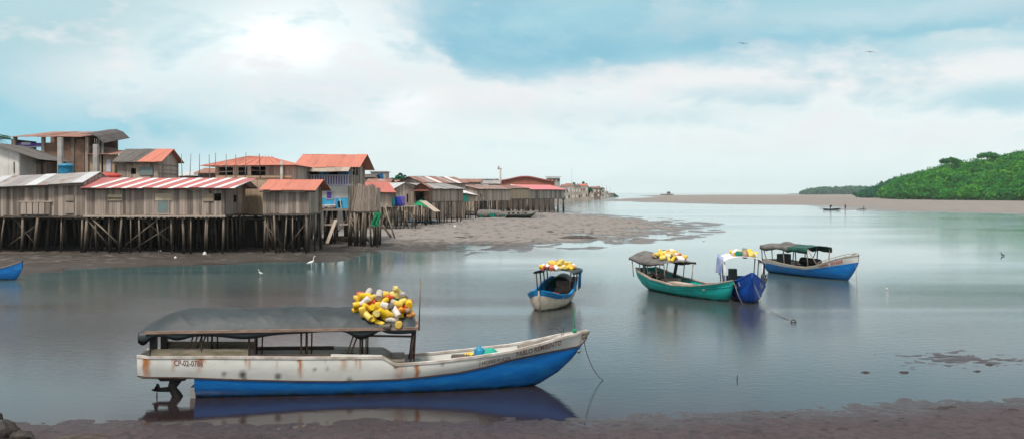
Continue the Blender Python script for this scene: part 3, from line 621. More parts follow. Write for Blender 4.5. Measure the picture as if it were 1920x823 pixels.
# things on its porch
o = MB()
for i in range(9): o.tube([(U(-.7, .7), U(-.2, .2), U(.05, .3)) for _ in range(4)], U(.03, .09), 5)
o.tube([(-.7, 0, .12), (.6, .05, .16)], .16, 8)
b_ = o.build('scrap_heap', 'debris'); b_.location = (P0.x+S5(617), d5-.25, zf); tag(b_, 'heap of grey and white scrap on the porch of the blue house', 'scrap heap')
o = empty('folding_frame', (P0.x+S5(634), d5-.3, zf), 0, 'pale A shaped folding frame standing on the porch of the blue house', 'frame')
for s in (-1, 1):
    mb = MB(); mb.bar((s*.38, -.15*s, 0), (s*.2, 0, 1.0), .07, .05); mb.build('leg', 'lilac', o)
mb = MB(); mb.box(-.24, .24, -.05, .05, .97, 1.06); mb.build('top_bar', 'lilac', o)

# H6 leaning plank lean-to on dense poles
d6 = 82.0; S6 = lambda px: lx(px, 655, d6); P0 = W(655, HY, d6)
r = empty('plank_lean_to', (P0.x, P0.y, 0), 0, 'leaning plank privy on dense poles right of the blue house', 'hut', 'wooden houses on stilts along the muddy bank')
zf, zt = zz(395, d6), zz(346, d6); mb = MB(); n = 11
for i in range(n):
    xb, xt = S6(657)+(S6(707)-S6(657))*i/n, S6(666)+(S6(702)-S6(666))*i/n
    wb, wt = (S6(707)-S6(657))/n*.95, (S6(702)-S6(666))/n*.95; y = U(-.05, .05); h_ = U(-.2, .15); z0 = zf-U(0, .15)
    mb.hexa([(xb, y, z0), (xb+wb, y, z0), (xb+wb, y+.05, z0), (xb, y+.05, z0), (xt, y+.5, zt+h_), (xt+wt, y+.5, zt+h_), (xt+wt, y+.55, zt+h_), (xt, y+.55, zt+h_)], 0, U(.55, 1.1))
mb.build('wall', 'plank', r)
mb = MB(); planks(mb, 'y', .5, 2.6, S6(704), 1, zf, zt-.3, (), .25); mb.build('wall', 'plank', r)
mb = MB(); planks(mb, 'x', S6(664), S6(704), 2.6, 1, zf, zt-.3, (), .3); mb.build('wall', 'plank', r)
mb = MB(); mb.box(S6(657), S6(708), -.05, 2.6, zf-.2, zf-.06); mb.build('floor', 'plank_dark', r)
for i in range(9):
    x = S6(654)+i*.12; mb = MB(); t = zz(U(338, 352), d6); mb.tube([(x+U(-.1, .1), .7+U(-.3, .3), .1), (x+U(-.1, .1), .7, t)], .06, 5, 0, U(.5, 1)); mb.build('pole', 'stilt', r)
add_stilts(r, 9, 3, S6(706)-S6(655), 2.8, zf-.1, .085, brace=2, lean=.3)
# green net hung on poles, leaning poles
dn = 80.5
mb = MB(); P = []
for i in range(9):
    row = []
    for j in range(7):
        p = W(700+13*(j/6)+2*math.sin(i*.9)-(3 if i > 5 else 0)*(1-j/6), 398+26*i/8, dn); row.append((p.x, p.y+.12*math.sin(j*1.8+i*.6), p.z))
    P.append(row)
mb.grid(P, 0, .5, True, .02); o = mb.build('fishing_net', 'greencloth'); tag(o, 'bright green net hanging from a leaning pole right of the plank privy', 'net')
for (a_, b_, c_, e_, rr) in ((713, 392, 711, 452, .07), (716, 420, 733, 444, .1), (721, 386, 740, 446, .07), (724, 388, 716, 420, .055)):
    p, q_ = W(a_, b_, dn+.3), W(c_, e_, dn-.6); mb = MB(); mb.tube([q_-p-(q_-p).normalized()*0, Vector((0, 0, 0))], rr, 6)
    o = mb.build('leaning_pole', 'stilt'); o.location = p
    lab = {713: 'dark pole standing behind the green net', 716: 'thick short dark prop leaning out onto the mud below the green net', 721: 'long thin pole leaning out to the right of the green net', 724: 'short thin strut crossing beside the green net'}[a_]
    tag(o, lab, 'pole')

# H7.. receding row
r7, q = house('plank_house', 'small plank house with a faded red roof behind the teal and blue barrels', 697, 734, 117, 118, 386, 361, 342, 6, 'plank_pale', ('tin_red', 'tin_white'), lambda i: 0, ov=(.5, .4, .4, .5), stilts=(5, 3), fh=[(lx(701, 697, 117), lx(705, 697, 117), zz(376, 117), zz(367, 117))], rh=[(2.5, 3.2, zz(378, 118), zz(366, 118))], brace=3)
r, q = house('plank_house', 'pale gabled plank house with a whitish zinc roof behind the barrels', 742, 775, 125, 126, 385.5, 360, 342.5, 7, 'plank_pale', ('tin_pale',), ridge='y', ov=(.3, .3, 1.1, .2), stilts=(5, 3), fh=[(lx(763, 742, 125), lx(766, 742, 125), zz(380, 125), zz(364, 125))], brace=2)
# deck with barrels
dk = 119.0; P0 = W(728, HY, dk)
r = empty('wooden_deck', (P0.x, P0.y, 0), 0, 'narrow plank deck on splayed props carrying the three coloured barrels', 'deck')
wd = lx(779, 728, dk); zd = zz(386, dk)
mb = MB()
for i in range(14): mb.box(wd*i/14, wd*(i+.95)/14, -.3, 3.0, zd-.12, zd-.05)
mb.build('deck_boards', 'plank_pale', r)
for i, (x, dx) in enumerate(((.1, -.7), (.2, .9), (1.4, .1), (1.9, .8), (2.6, 1.0), (.15, .2), (2.2, -.2), (1.0, 0), (2.9, .1))):
    mb = MB(); mb.tube([(x, .1+.25*(i % 3), zd-.12), (x+dx, -.6+.4*(i % 3), .2)], .075, 6, 0, U(0, .4)); mb.build('prop', 'stilt', r)
def barrel(px, dd, z, h, rad, m, lab):
    mb = MB(); mb.lathe([(rad*.88, 0), (rad*.97, .03*h), (rad, .12*h), (rad*1.03, .33*h), (rad, .36*h), (rad*1.03, .64*h), (rad, .67*h), (rad, .9*h), (rad*.9, .99*h), (rad*.8, h), (rad*.78, h*.97)], 14)
    o = mb.build('barrel', m); p = W(px, HY, dd); o.location = (p.x, dd, z); tag(o, lab, 'barrel', 'barrels on the plank deck')
barrel(735.5, 119.1, zd-.048, 0.99, 0.38, 'barrel_teal', 'low teal barrel at the left of the three on the deck')
barrel(746, 119.5, zd-.048, 1.22, 0.38, 'barrel_blue', 'tall royal blue barrel in the middle of the three on the deck')
barrel(754, 120.3, zd-.048, 1.28, 0.35, 'barrel_purple', 'violet barrel at the right of the three on the deck')

r, q = house('plank_house', 'long grey plank house with a dark zinc roof behind the leaning green awning', 803, 868, 138, 146, 377.5, 354, 344, 7, 'plank', ('tin_dark', 'tin_grey'), lambda i: 1, ov=(.4, .4, .3, .4), stilts=(10, 3), pw=.3, brace=3)
r, q = house('porch_house', 'small dark porch hut with a red brown roof beside the long grey plank house', 777, 803, 131, 131, 377.5, 356, 343.5, 6, 'brick', ('tin_rust',), ridge='y', ov=(.8, .3, .7, .3), stilts=(4, 3), fh=[(.2, 1.4, zz(377, 131), zz(360, 131))], brace=1)
mb = MB(); mb.box(-.1, q['w']+.1, -1.0, -.1, zz(358, 131), zz(356.3, 131)); mb.build('awning', 'tin_orange', r)
# green awning and board leaning off the deck
p = W(778, 380, 127)
mb = MB(); P = [[(i*.24, -j*.35, .45*math.sin(math.pi*min(1, (i+.4)/7))*(1-j*.12)+.05*math.sin(i*2+j)-j*.12) for j in range(5)] for i in range(9)]
mb.grid(P, 0, .5, True, .03); o = mb.build('awning_sheet', 'greencloth'); o.location = (p.x, p.y, p.z-.1); tag(o, 'faded green cloth awning hung below the porch hut', 'awning')
p0, p1 = W(793, 377, 127), W(820, 397, 125); mb = MB(); mb.bar((0, 0, 0), p1-p0, 1.1, .06); o = mb.build('gangplank', 'plank_pale'); o.location = p0; tag(o, 'wide grey board sloping down from the green awning to the mud', 'gangplank')
mb = MB(); mb.tube([W(832, 372, 136)-W(832, 418, 136), (0, 0, -.4)], .05, 6); o = mb.build('mooring_pole', 'stilt'); o.location = W(832, 418, 136); tag(o, 'lone thin pole standing in the mud in front of the long grey house', 'pole')

r, q = house('plank_house', 'plank hut wrapped in bright green tarp under a white sloping roof', 864, 893, 160, 166, 377, 362, 352, 5, 'plank_pale', ('tin_white',), ov=(.5, .3, 1.5, .2), stilts=(5, 3), pw=.4, brace=1, tilt=-.45)
mb = MB(); P = []
for i in range(13):
    x = lx(868, 864, 160)+lx(890, 868, 160)*i/12; P.append([(x, -.14-.05*math.sin(i*1.7)-.03*j, zz(361.5, 160)-j*(zz(361.5, 160)-zz(378, 160))/4+.05*math.sin(i*1.1)*(j == 4)) for j in range(5)])
mb.grid(P, 0, .5, True, .02); mb.build('tarp', 'greentarp', r)
r, q = house('plank_house', 'low plank house with a rusty roof and one small square window', 895, 957, 184, 200, 375.5, 354.5, 347, 7, 'plank_pale', ('tin_rust', 'tin_grey'), lambda i: i % 3 == 1, ov=(.5, .4, .4, .3), stilts=(12, 3), pw=.45, fh=[(lx(907, 895, 184), lx(912, 895, 184), zz(370, 184), zz(363.5, 184))], brace=4, srad=.11)
mb = MB(); mb.box(lx(914, 895, 184), lx(920, 895, 184), -.3, -.1, zz(375, 184), zz(370, 184)); mb.build('window_box', 'cream_panel', r)
r, q = house('plank_house', 'pale plank house joined between the rusty roofed house and the pink roofed pier house', 955, 992, 206, 216, 372.5, 353, 347.5, 8, 'bamboo', ('tin_rust',), ov=(.3, .3, .2, .2), stilts=(6, 2), pw=.6, brace=2, srad=.13)
r, q = house('pier_house', 'long pier house with a pink tin roof on thick posts, ending the row', 990, 1058, 225, 243, 372.5, 355.5, 346.5, 9, 'plank', ('tin_pink', 'tin_white'), lambda i: 1 if i < 1 else 0, ov=(.5, .5, 1.2, .9), stilts=(8, 2), pw=.55, brace=4, srad=.2, rpw=1.3)
# back row ---------------------------------------------------------------
r, q = house('plank_house', 'house with a rust streaked zinc roof seen over the long grey plank house', 795, 872, 165, 171, 380, 343, 331.5, 8, 'plank_pale', ('tin_rust', 'tin_grey', 'tin_white'), lambda i: (0, 0, 1, 0, 2)[i % 5], ov=(.5, .4, .6, .6), stilts=None, pw=.6, down=True, fh=[(lx(838, 795, 165), lx(845, 795, 165), zz(352, 165), zz(346, 165))])
r, q = house('plank_house', 'upper storey grey board hut with a half grey half orange gabled roof', 221, 296, 90, 90, 350, 304, 280, 5.4, 'plank_pale', ('thatch', 'tin_orange'), lambda i: 0 if i < 4 else 1, ov=(.5, .4, .35, .55), stilts=None, down=True, pw=.35,
             fh=[(lx(246, 221, 90), lx(255, 221, 90), zz(327, 90), zz(316, 90))], rpw=.62, skew=.7)
panel(r, 'shutter', 'tealwood', lx(262, 221, 90), lx(287, 221, 90), zz(329, 90), zz(313, 90), -.075)
for i in range(4):
    mb = MB(); z = zz(310+i*8, 92); mb.box(q['w']+.075, q['w']+.11, .1, 5.3, z-.04, z+.04); mb.build('batten', 'plank', r)
# brick two storey building
db = 93.0; SB_ = lambda px: lx(px, 22, db); P0 = W(22, HY, db)
r = empty('brick_building', (P0.x, P0.y, 0), 0, 'unfinished two storey raw brick building with a rusty flat roof and open top floor', 'building')
wB = SB_(158); dep = 8; z0 = .5; zt = zz(262, db); zr_ = zz(250, db)
z2 = zz(283, db)
mb = MB(); mb.box(0, SB_(80), 0, .2, z0, z2); mb.box(SB_(80), SB_(143), -.004, .2, z0, zz(268, db)); mb.box(SB_(143), wB, 0, .2, z0, zt)
mb.box(wB-.2, wB, .2, dep, z0, zz(272, db)); mb.box(0, .2, .2, dep, z0, z2); mb.box(0, wB, dep-.2, dep, z0, zz(250, db+8)); mb.build('wall', 'brick', r)
mb = MB(); mb.box(.2, wB-.2, .2, dep-.2, z2-.2, z2-.02); mb.build('floor', 'concrete', r)
for px in (28, 81, 137, 163):
    mb = MB(); x = SB_(px); mb.box(x-.15, x+.15, -.10, .22, z0, zz(257, db)); mb.build('column', 'plank', r)
mb = MB(); mb.box(-.2, SB_(30), .3, 4, z2, zt); mb.build('room', 'plank_dark', r)
mb = MB(); mb.box(SB_(30), SB_(79), -.05, .03, zz(276.8, db), zz(275, db)); mb.build('railing', 'lilac', r)
mb = MB(); mb.box(SB_(32), SB_(78), .06, .1, zz(274.6, db), zz(268.5, db)); mb.build('hung_cloth', 'purple', r)
mb = MB(); mb.box(SB_(40), SB_(57), -.01, .05, zz(272, db), zz(267, db)); mb.build('hung_cloth', 'lilac', r)
mb = MB(); roof_slope(mb, SB_(26), SB_(160), (-.7, zz(257, db-.7)), (dep+.2, zz(247.5, db+8.2)), .9); mb.build('roof', 'tin_rust', r)
mb = MB(); roof_slope(mb, SB_(157), SB_(197), (-.5, zz(252, db)), (dep*.75, zz(243, db+6)), .8); mb.v = [(x, y, z-.95*max(0, (x-SB_(178))/(SB_(197)-SB_(178)))) for x, y, z in mb.v]; mb.build('roof', 'tin_dark', r, 'dark lean-to roof on the right end')
for px in (184, 191):
    mb = MB(); mb.box(SB_(px)-.08, SB_(px)+.08, .1, .26, z0, zz(253.5+(px-178)*.35, db)); mb.build('column', 'tealwood', r)
mb = MB(); roof_slope(mb, SB_(165), SB_(222), (-.4, zz(290, db)), (4, zz(279, db)), .9); mb.build('roof', 'tin_rust', r)
mb = MB(); mb.box(SB_(166), SB_(214), .1, .25, z0, zz(290.5, db)); mb.build('wall', 'bamboo', r)
panel(r, 'window', 'lilac', SB_(199), SB_(207), zz(322, db), zz(300, db), .1, .05, frame='concrete')
mb = MB(); mb.box(SB_(93), SB_(106), -.09, -.005, zz(303.5, db), zz(302, db)); mb.build('sill', 'concrete', r)
for px, y0, dd in ((114, 258, 86), (180.5, 271, 87)):
    p = W(px, HY, dd); mb = MB(); x = .19; t = zz(y0, dd); mb.hexa([(-x-.03, -x, 0), (x+.05, -x, 0), (x+.05, x, 0), (-x-.03, x, 0), (-x-.05, -x, t), (x-.05, -x, t), (x-.05, x, t), (-x-.05, x, t)])
    for s in (-1, 1): mb.tube([(s*.08-.05, 0, t-.1), (s*.1-.05, 0, t+.5)], .015, 4)
    o = mb.build('concrete_post', 'concrete'); o.location = (p.x, dd, 0); tag(o, 'tall grey concrete post left of the blue water tank' if px < 150 else 'shorter grey concrete post right of the blue water tank', 'post', 'bare concrete posts before the brick building')
mb = MB(); mb.lathe([(.62, 0), (.64, .1), (.66, .5), (.64, .9), (.67, .92), (.67, 1.0), (.5, 1.12), (.12, 1.18)], 18); o = mb.build('water_tank', 'tank_blue'); p = W(123.5, 331, 85); o.location = p; tag(o, 'blue plastic water tank in front of the brick building', 'water tank')
mb = MB(); mb.box(-1.6, 1.6, -1.2, 1.2, -.2, 0); 
for sx_ in (-1.4, 1.4):
    for sy_ in (-1, 1): mb.box(sx_-.1, sx_+.1, sy_-.1, sy_+.1, .2-p.z, -.2)
o = mb.build('tank_platform', 'plank_dark'); o.location = (p.x, p.y, p.z-.004); tag(o, 'plank platform carrying the blue water tank', 'platform')
# white wall hut with the fibre roof, far left
r, q = house('white_hut', 'white walled hut with a sagging grey fibre roof at the left edge', -78, 36, 86, 86, 345, 300, 268, 6, 'plaster_white', ('thatch',), ridge='y', ov=(.5, .3, 2.1, 2.1), stilts=None, down=True, pw=1.5)
mb = MB(); mb.box(lx(26.5, -78, 86), lx(28, -78, 86), -.12, -.06, zz(325, 86), zz(304, 86)); mb.build('door_frame', 'plank_dark', r)
r, q = house('plank_hut', 'low plank hut with a fibre roof between the white hut and the brick building', 40, 70, 89, 89, 345, 304, 300, 4, 'plank', ('thatch',), ov=(.3, .3, .3, .9), stilts=None, down=True, pw=.5)
# red upturned boat on a roof
mb = MB(); mb.lathe([(.05, -1.3), (.3, -.9), (.42, 0), (.3, .9), (.05, 1.3)], 10, 0, None, Matrix.Rotation(R(90), 4, 'Y')); mb.v = [(x, y, z*.7) for x, y, z in mb.v]
o = mb.build('red_tub', 'redpaint'); o.location = W(200, 330, 79.5); tag(o, 'small red upturned tub on the roofs left of the grey board hut', 'tub')
# whitish far roofs behind the poles
for px0, px1, d0, e, rg, m_, lab in ((338, 378, 100, 330, 322, 'tin_pale', 'low house with a whitish roof behind the thin bamboo poles'), (372, 404, 96, 325, 316, 'tin_rust', 'small rusty roofed house just left of the bamboo house'),
                                     (690, 728, 150, 343, 336, 'tin_rust', 'rusty roofed house just behind the faded red roof'), (672, 700, 165, 333, 327, 'tin_dark', 'low dark roofed house left of the blue tarp'),
                                     (730, 772, 175, 344, 338, 'tin_rust', 'brownish roofed house below the dark green bush'), (765, 803, 185, 341, 334, 'tin_red', 'red roofed house behind the dark porch hut'),
                                     (776, 812, 200, 336, 331, 'tin_dark', 'dark flat roofed house on the skyline above the red roof'), (858, 900, 220, 342, 336, 'tin_rust', 'rusty roofed house on the skyline right of the streaked roof'),
                                     (880, 935, 240, 345, 339, 'tin_grey', 'grey roofed house on the skyline left of the big red gable'), (893, 912, 212, 352, 347, 'tin_pale', 'small whitish roofed shed above the green tarp hut'),
                                     (900, 932, 250, 341, 336, 'tin_dark', 'dark roofed house beneath the street pole')):
    house('town_house', lab, px0, px1, d0, d0, 372, e, rg, 6, 'plank_pale' if m_ != 'tin_red' else 'brick', (m_,), stilts=None, down=True, pw=.8, group='houses of the town behind the stilt row', ov=(.4, .3, .4, .4))
dg = 172; P0 = W(695, HY, dg)
r = empty('concrete_building', (P0.x, dg, 0), 0, 'grey concrete upper storey with a bright blue tarp on its front', 'building')
ww = lx(723, 695, dg); mb = MB(); mb.box(0, ww, 0, 5, 1, zz(323, dg)); mb.build('wall', 'concrete', r)
mb = MB(); mb.box(-.2, ww+.2, -.2, 5.2, zz(323, dg)+.003, zz(321.5, dg)); mb.build('roof_slab', 'concrete', r)
mb = MB(); mb.grid([[(lx(704, 695, dg)+i*.28, -.1-.06*math.sin(i*1.5), zz(328, dg)-j*.35+(.25*i/5 if j == 0 else 0)) for j in range(5)] for i in range(6)], 0, .5, True, .02); mb.build('tarp', 'bluetarp', r)
# barn with curved red gable
dr = 262.0; P0 = W(930, HY, dr); wb = lx(1040, 930, dr)
r = empty('warehouse', (P0.x, dr, 0), 0, 'large warehouse with a wide curved brick red gable on the skyline', 'warehouse')
prof = []
for i in range(25):
    t = i/24; px = 930+110*t; y = 341-9*math.exp(-((px-985)/34)**2)+.5; prof.append((lx(px, 930, dr), zz(y, dr)))
mb = MB(); vs = [(x, 0, z) for x, z in prof]+[(x, 0, 4.) for x, z in prof]+[(x, 20, z) for x, z in prof]+[(x, 20, 4.) for x, z in prof]; fs = []
for i in range(24):
    fs += [(i, 25+i, 26+i, i+1)[::-1], (50+i, 75+i, 76+i, 51+i)]
fs += [(0, 25, 75, 50), (24, 74, 99, 49)]
mb.add(vs, fs); mb.build('wall', 'barn_brick', r); mb = MB(); mb.box(.05, wb-.05, .05, 20, -.3, 3.997); mb.build('base', 'plank_dark', r)
mb = MB(); mb.grid([[(x, y, z+.05) for y in (-.5, 20.5)] for x, z in prof], 0, .5, False, -.3); mb.build('roof', 'tin_red', r)
dgx = 300; P0 = W(1026, HY, dgx)
r = empty('concrete_building', (P0.x, dgx, 0), 0, 'grey concrete block with a white canopy roof right of the red gable', 'building')
ww = lx(1050, 1026, dgx); mb = MB(); mb.box(0, ww, 0, 6, .5, zz(334, dgx)); mb.build('wall', 'concrete', r)
mb = MB(); mb.box(-.4, ww+.4, -.4, 6.4, zz(332.5, dgx), zz(331, dgx)); mb.build('roof', 'tin_white', r)
for i in range(3):
    panel(r, 'window', 'dark', .6+i*1.3, 1.4+i*1.3, zz(340, dgx), zz(336.5, dgx), -.02, .05, frame='concrete')
# street pole, antenna
o = empty('utility_pole', W(938.5, HY, 245), 0, 'utility pole with a cross arm rising above the roofs left of the red gable', 'utility pole'); o.location.z = .5
mb = MB(); mb.tube([(0, 0, 0), (0, 0, zz(315, 245)-.5)], [.28, .2], 8); mb.build('pole', 'concrete', o)
mb = MB(); mb.box(-.8, .4, -.1, .1, zz(317.5, 245)-.6, zz(316.5, 245)-.5); mb.build('cross_arm', 'plank', o)
mb = MB(); mb.lathe([(.2, 0), (.22, .1), (.22, .6), (.1, .7)], 8); q_ = mb.build('transformer', 'concrete', o); q_.location = (-.5, 0, zz(316.5, 245)-.5)
mb = MB(); mb.tube([(0, 0, 0), (0, 0, zz(319, 420))], [.12, .05], 5); o = mb.build('antenna_mast', 'galv'); o.location = W(1072, HY, 420); o.location.z = .3; tag(o, 'thin antenna mast above the far town by the pink roof', 'antenna')
# bamboo poles on the skyline
for i, (px, y0, dx, dd) in enumerate(((342, 289, -2, 86), (355, 289, 3, 86), (374, 289, 0, 86), (393, 290, -1, 78), (404, 287, 0, 78), (424, 289, 0, 78), (442, 290, 0, 78), (460, 286, 1, 78), (488, 289, -2, 78))):
    t = W(px+dx, y0, dd); b_ = W(px, 350 if dd > 80 else 335, dd); mb = MB(); mb.tube([(0, 0, 0), t-b_], [.045, .03], 5)
    o = mb.build('bamboo_pole', 'tealwood' if i % 2 else 'stilt'); o.location = b_
    tag(o, ('thin bare pole standing behind the striped roof, left of the orange hipped roof', 'thin bare pole rising in front of the orange hipped roof')[i > 2], 'pole', ('bare poles left of the orange roof', 'bare poles before the orange roof')[i > 2])
# town across, far end of the bank -----------------------------------------
def town_block(px0, px1, d_, ytop, ybase, m_, rm, lab, nw):
    P0 = W(px0, HY, d_); w_ = lx(px1, px0, d_); dep_ = w_*.8
    r = empty('town_house', (P0.x, d_, 0), R(U(-8, 8)), lab, 'house', 'houses at the far end of the town')
    zt_ = zz(ytop, d_)
    mb = MB(); mb.box(0, w_, 0, dep_, -.2, zt_*.88); mb.build('wall', m_, r)
    mb = MB(); o_ = .03*w_; z_ = zt_*.88+.004
    mb.hexa([(-o_, -o_, z_), (w_+o_, -o_, z_), (w_+o_, dep_+o_, z_), (-o_, dep_+o_, z_), (w_*.12, dep_*.45, zt_), (w_*.88, dep_*.45, zt_), (w_*.88, dep_*.55, zt_), (w_*.12, dep_*.55, zt_)]); mb.build('roof', rm, r)
    for i in range(nw):
        for j in (0, 1):
            x = w_*(i+.3)/nw; z = zt_*(.2+.36*j); mb = MB(); mb.box(x, x+w_*.35/nw, -.08, .0-.004, z, z+zt_*.17); mb.build('window', 'dark' if random.random() < .7 else 'plaster_white', r)
TB = [(1052, 1066, 430, 346, 370, 'concrete', 'tin_rust', 'greyish town house just right of the pink roofed pier house', 3), (1058, 1076, 480, 344, 369, 'plank', 'tin_rust', 'brown town house under the antenna mast', 3),
      (1074, 1090, 540, 347, 370, 'plank', 'tin_dark', 'dull brown town house right of the antenna mast', 3), (1082, 1103, 600, 345, 369, 'plank', 'tin_red', 'tallest far town house with a red roof line', 4),
      (1100, 1114, 680, 352, 369, 'plank', 'tin_dark', 'small brownish far town house below the red roof line', 2), (1106, 1126, 720, 350, 368.6, 'brick', 'tin_rust', 'brick coloured house near the far tip of the town', 3),
      (1120, 1134, 800, 352, 368, 'plank', 'tin_dark', 'brown gabled house near the far tip of the town', 2), (1131, 1141, 900, 358, 367.5, 'concrete', 'tin_grey', 'low grey house, last big one before the far tip', 2), (1140, 1150, 1000, 362, 367, 'plank', 'tin_rust', 'smallest house at the very tip of the town', 2)]
for a in TB: town_block(*a)
for i, (px, y0) in enumerate(((1129, 346), (1137, 347), (1144, 353))):
    mb = MB(); mb.tube([(0, 0, 0), (0, 0, zz(y0, 850))], .2, 5); o = mb.build('utility_pole', 'concrete'); o.location = (W(px, HY, 850).x, 850, 0); tag(o, ('leftmost tall pole above the far tip of the town', 'middle tall pole above the far tip of the town', 'shortest rightmost pole above the far tip of the town')[i], 'utility pole')

# added plank deck behind the first row, put in to block light
r = empty('boardwalk', (0, 0, 0), 0, 'dark plank boardwalk on posts behind the first row of stilt houses', 'boardwalk')
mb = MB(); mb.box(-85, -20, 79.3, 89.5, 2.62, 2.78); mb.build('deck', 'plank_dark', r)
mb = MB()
planks(mb, 'x', -85, -17.5, 78.9, 1, .25, 2.7, (), .35); mb.build('skirt', 'skirt_dark', r)  # added near-black wall standing in for the shade behind the stilts
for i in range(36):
    x = -58+i*1.07+U(-.3, .3); y = U(77.8, 78.6); mb = MB(); mb.tube([(x+U(-.2, .2), y, .1), (x, y, 2.63)], U(.07, .12), 5, 0, U(.3, 1)); mb.build('stilt', 'stilt', r)  # posts of the added light blocker

# ------------------------------------------------------------------ boats
def rusty_white():
    m = mat['white_hull'].copy(); m.name = 'rust_streaked_white_paint'; nt = m.node_tree; N = nt.nodes; L = nt.links
    b = N['Principled BSDF']; src = b.inputs['Base Color'].links[0].from_socket
    for an, c in (('rust', (.36, .12, .02)), ('spot', (.085, .07, .06))):
        at = N.new('ShaderNodeAttribute'); at.attribute_name = an
        mx = N.new('ShaderNodeMix'); mx.data_type = 'RGBA'; mx.inputs['B'].default_value = (*c, 1)
        L.new(at.outputs['Fac'], mx.inputs['Factor']); L.new(src, mx.inputs['A']); src = mx.outputs['Result']
    L.new(src, b.inputs['Base Color']); return m
mat['white_rusty'] = rusty_white()

for k_, c_ in (('blue_hull', (.006, .035, .055)), ('teal_hull', (.012, .045, .035)), ('cream_hull', (.10, .085, .05)), ('deepblue', (.006, .02, .06))): tide(mat[k_], .0, .11, c_, .22, 4)
class Boat:
    def __init__(s, name, label, cat, loc, yaw, L, T, group=None):
        s.root = empty(name, loc, yaw, label, cat, group); s.L = L; s.T = T
        s.M = Matrix.Translation(Vector(loc)) @ Matrix.Rotation(yaw, 4, 'Z')
    def g(s, k, x):
        t = s.T[k]; return float(np.interp(x, [a[0] for a in t], [a[1] for a in t]))
    def sec(s, x):
        zk, zs, bs = s.g('zk', x), s.g('zs', x), s.g('bs', x)
        zc = max(s.g('zc', x), zk+.01); bc = min(s.g('bc', x) if 'bc' in s.T else bs*.93, bs)
        zs = max(zs, zc+.01); f = s.T.get('flat', .78)
        zb = zk+(zc-zk)*.42; bb = bc*f
        return zk, zb, zc, zs, bb, bc, bs
    def half(s, x, z):
        zk, zb, zc, zs, bb, bc, bs = s.sec(x)
        return float(np.interp(z, [zk, zk+(zb-zk)*.38+1e-4, zb+2e-4, zc+3e-4, zs+4e-4], [0, bb*.55, bb, bc, bs]))
    def hull(s, mlow, mtop, xl=0.0, n=70, th=.05, zfl=.25, mfl='deck', mg='gunwale', gw=.09, gh=.06, nv=1, floor=None, merged=False):
        xs = [xl+(s.L-xl)*i/n for i in range(n+1)]; low = MB(); P = []
        for x in xs:
            zk, zb, zc, zs, bb, bc, bs = s.sec(x)
            mz, my = (zb+zc)/2-.02*(zc-zb), (bb+bc)/2+.05*bc
            half = [(bc, zc), (min(my, bc), mz), (bb, zb), (bb*.55, zk+(zb-zk)*.38), (0, zk)]
            P.append([(x, y, z) for y, z in half]+[(x, -y, z) for y, z in half[-2::-1]])
        low.grid(P); f = list(range(len(P[0]))); low.add(P[0], [f])
        if not merged: s.low = low.build('hull', mlow, s.root)
        x2 = [s.L*i/n for i in range(n+1)]
        top = low if merged else MB()
        for sg in (-1, 1):
            O, Cc, I = [], [], []
            for x in x2:
                zk, zb, zc, zs, bb, bc, bs = s.sec(x); t = min(th, bs*.8)
                O.append([(x, sg*(bc+(bs-bc)*j/nv+.025*math.sin(math.pi*j/nv)*min(1, bs*2)), zc+(zs-zc)*j/nv) for j in range(nv+1)])
                Cc.append([(x, sg*bs, zs), (x, sg*(bs-t), zs)])
                zi = min(max(zfl, zk+.15), zs-.03); bi = max(s.half(x, zi)-t-.01, 0)
                I.append([(x, sg*(bs-t), zs), (x, sg*max(min(bi, bs-t), 0), zi)])
            for K in (O, Cc, I): top.grid(K, 0, None, True)
        zk, zb, zc, zs, bb, bc, bs = s.sec(0)
        top.add([(-.01, bs, zs), (-.01, bc, zc), (-.01, -bc, zc), (-.01, -bs, zs)], [(0, 1, 2, 3)])
        top.add([(.05, bs, zs), (.05, bc, zc), (.05, -bc, zc), (.05, -bs, zs)], [(0, 1, 2, 3)])
        if xl > .2:
            O = [[(x, y, s.sec(x)[2]-.003) for y in (-s.sec(x)[5], 0, s.sec(x)[5])] for x in np.linspace(-.01, xl+.1, 6)]
            top.grid(O, 0, None, False)
        s.top = top.build('hull' if merged else 'topside', mtop, s.root)
        fl = MB(); x0, x1 = floor or (.06, s.L*.93); K = []
        for i in range(25):
            x = x0+(x1-x0)*i/24; zk, zb, zc, zs, bb, bc, bs = s.sec(x); zf = min(max(zfl, zk+.15), zs-.06); b_ = max(s.half(x, zf)-.03, .005)
            K.append([(x, -b_, zf), (x, 0, zf+.01), (x, b_, zf)])
        fl.grid(K, 0, .5, False); fl.build('floor_boards', mfl, s.root)
        if mg:
            for sg in (-1, 1):
                gm = MB(); A = []
                for i in range(n+1):
                    x = x2[i]; q = s.sec(x); b_, z = q[6]*sg, q[3]
                    A.append([(x, b_+sg*.025, z-gh*.55), (x, b_+sg*.025, z+gh*.45), (x, b_-sg*gw, z+gh*.45), (x, b_-sg*gw, z-gh*.3), (x, b_+sg*.025, z-gh*.55)])
                gm.grid(A, 0, None, False); gm.build('gunwale', mg, s.root)
    def side(s, x, z, sg=-1, off=.0):
        zk, zb, zc, zs, bb, bc, bs = s.sec(x); f = (z-zc)/max(zs-zc, .01)
        return (x, sg*(bc+(bs-bc)*f+.025*math.sin(math.pi*min(max(f, 0), 1))+off), z)
    def atpx(s, px, y):
        x = s.L/2
        for _ in range(40):
            w_ = s.M @ Vector((x, y, 0)); e = px-(CX+F*w_.x/w_.y); x += e*w_.y/F*.8
        return x
    def zat(s, px, py, y):
        w_ = s.M @ Vector((s.atpx(px, y), y, 0)); return zz(py, w_.y)
    def post(s, x0, y0, z0, x1, y1, z1, r=.03, m='iron', name='post'):
        mb = MB(); mb.tube([(x0, y0, z0), (x1, y1, z1)], r, 6); return mb.build(name, m, s.root)
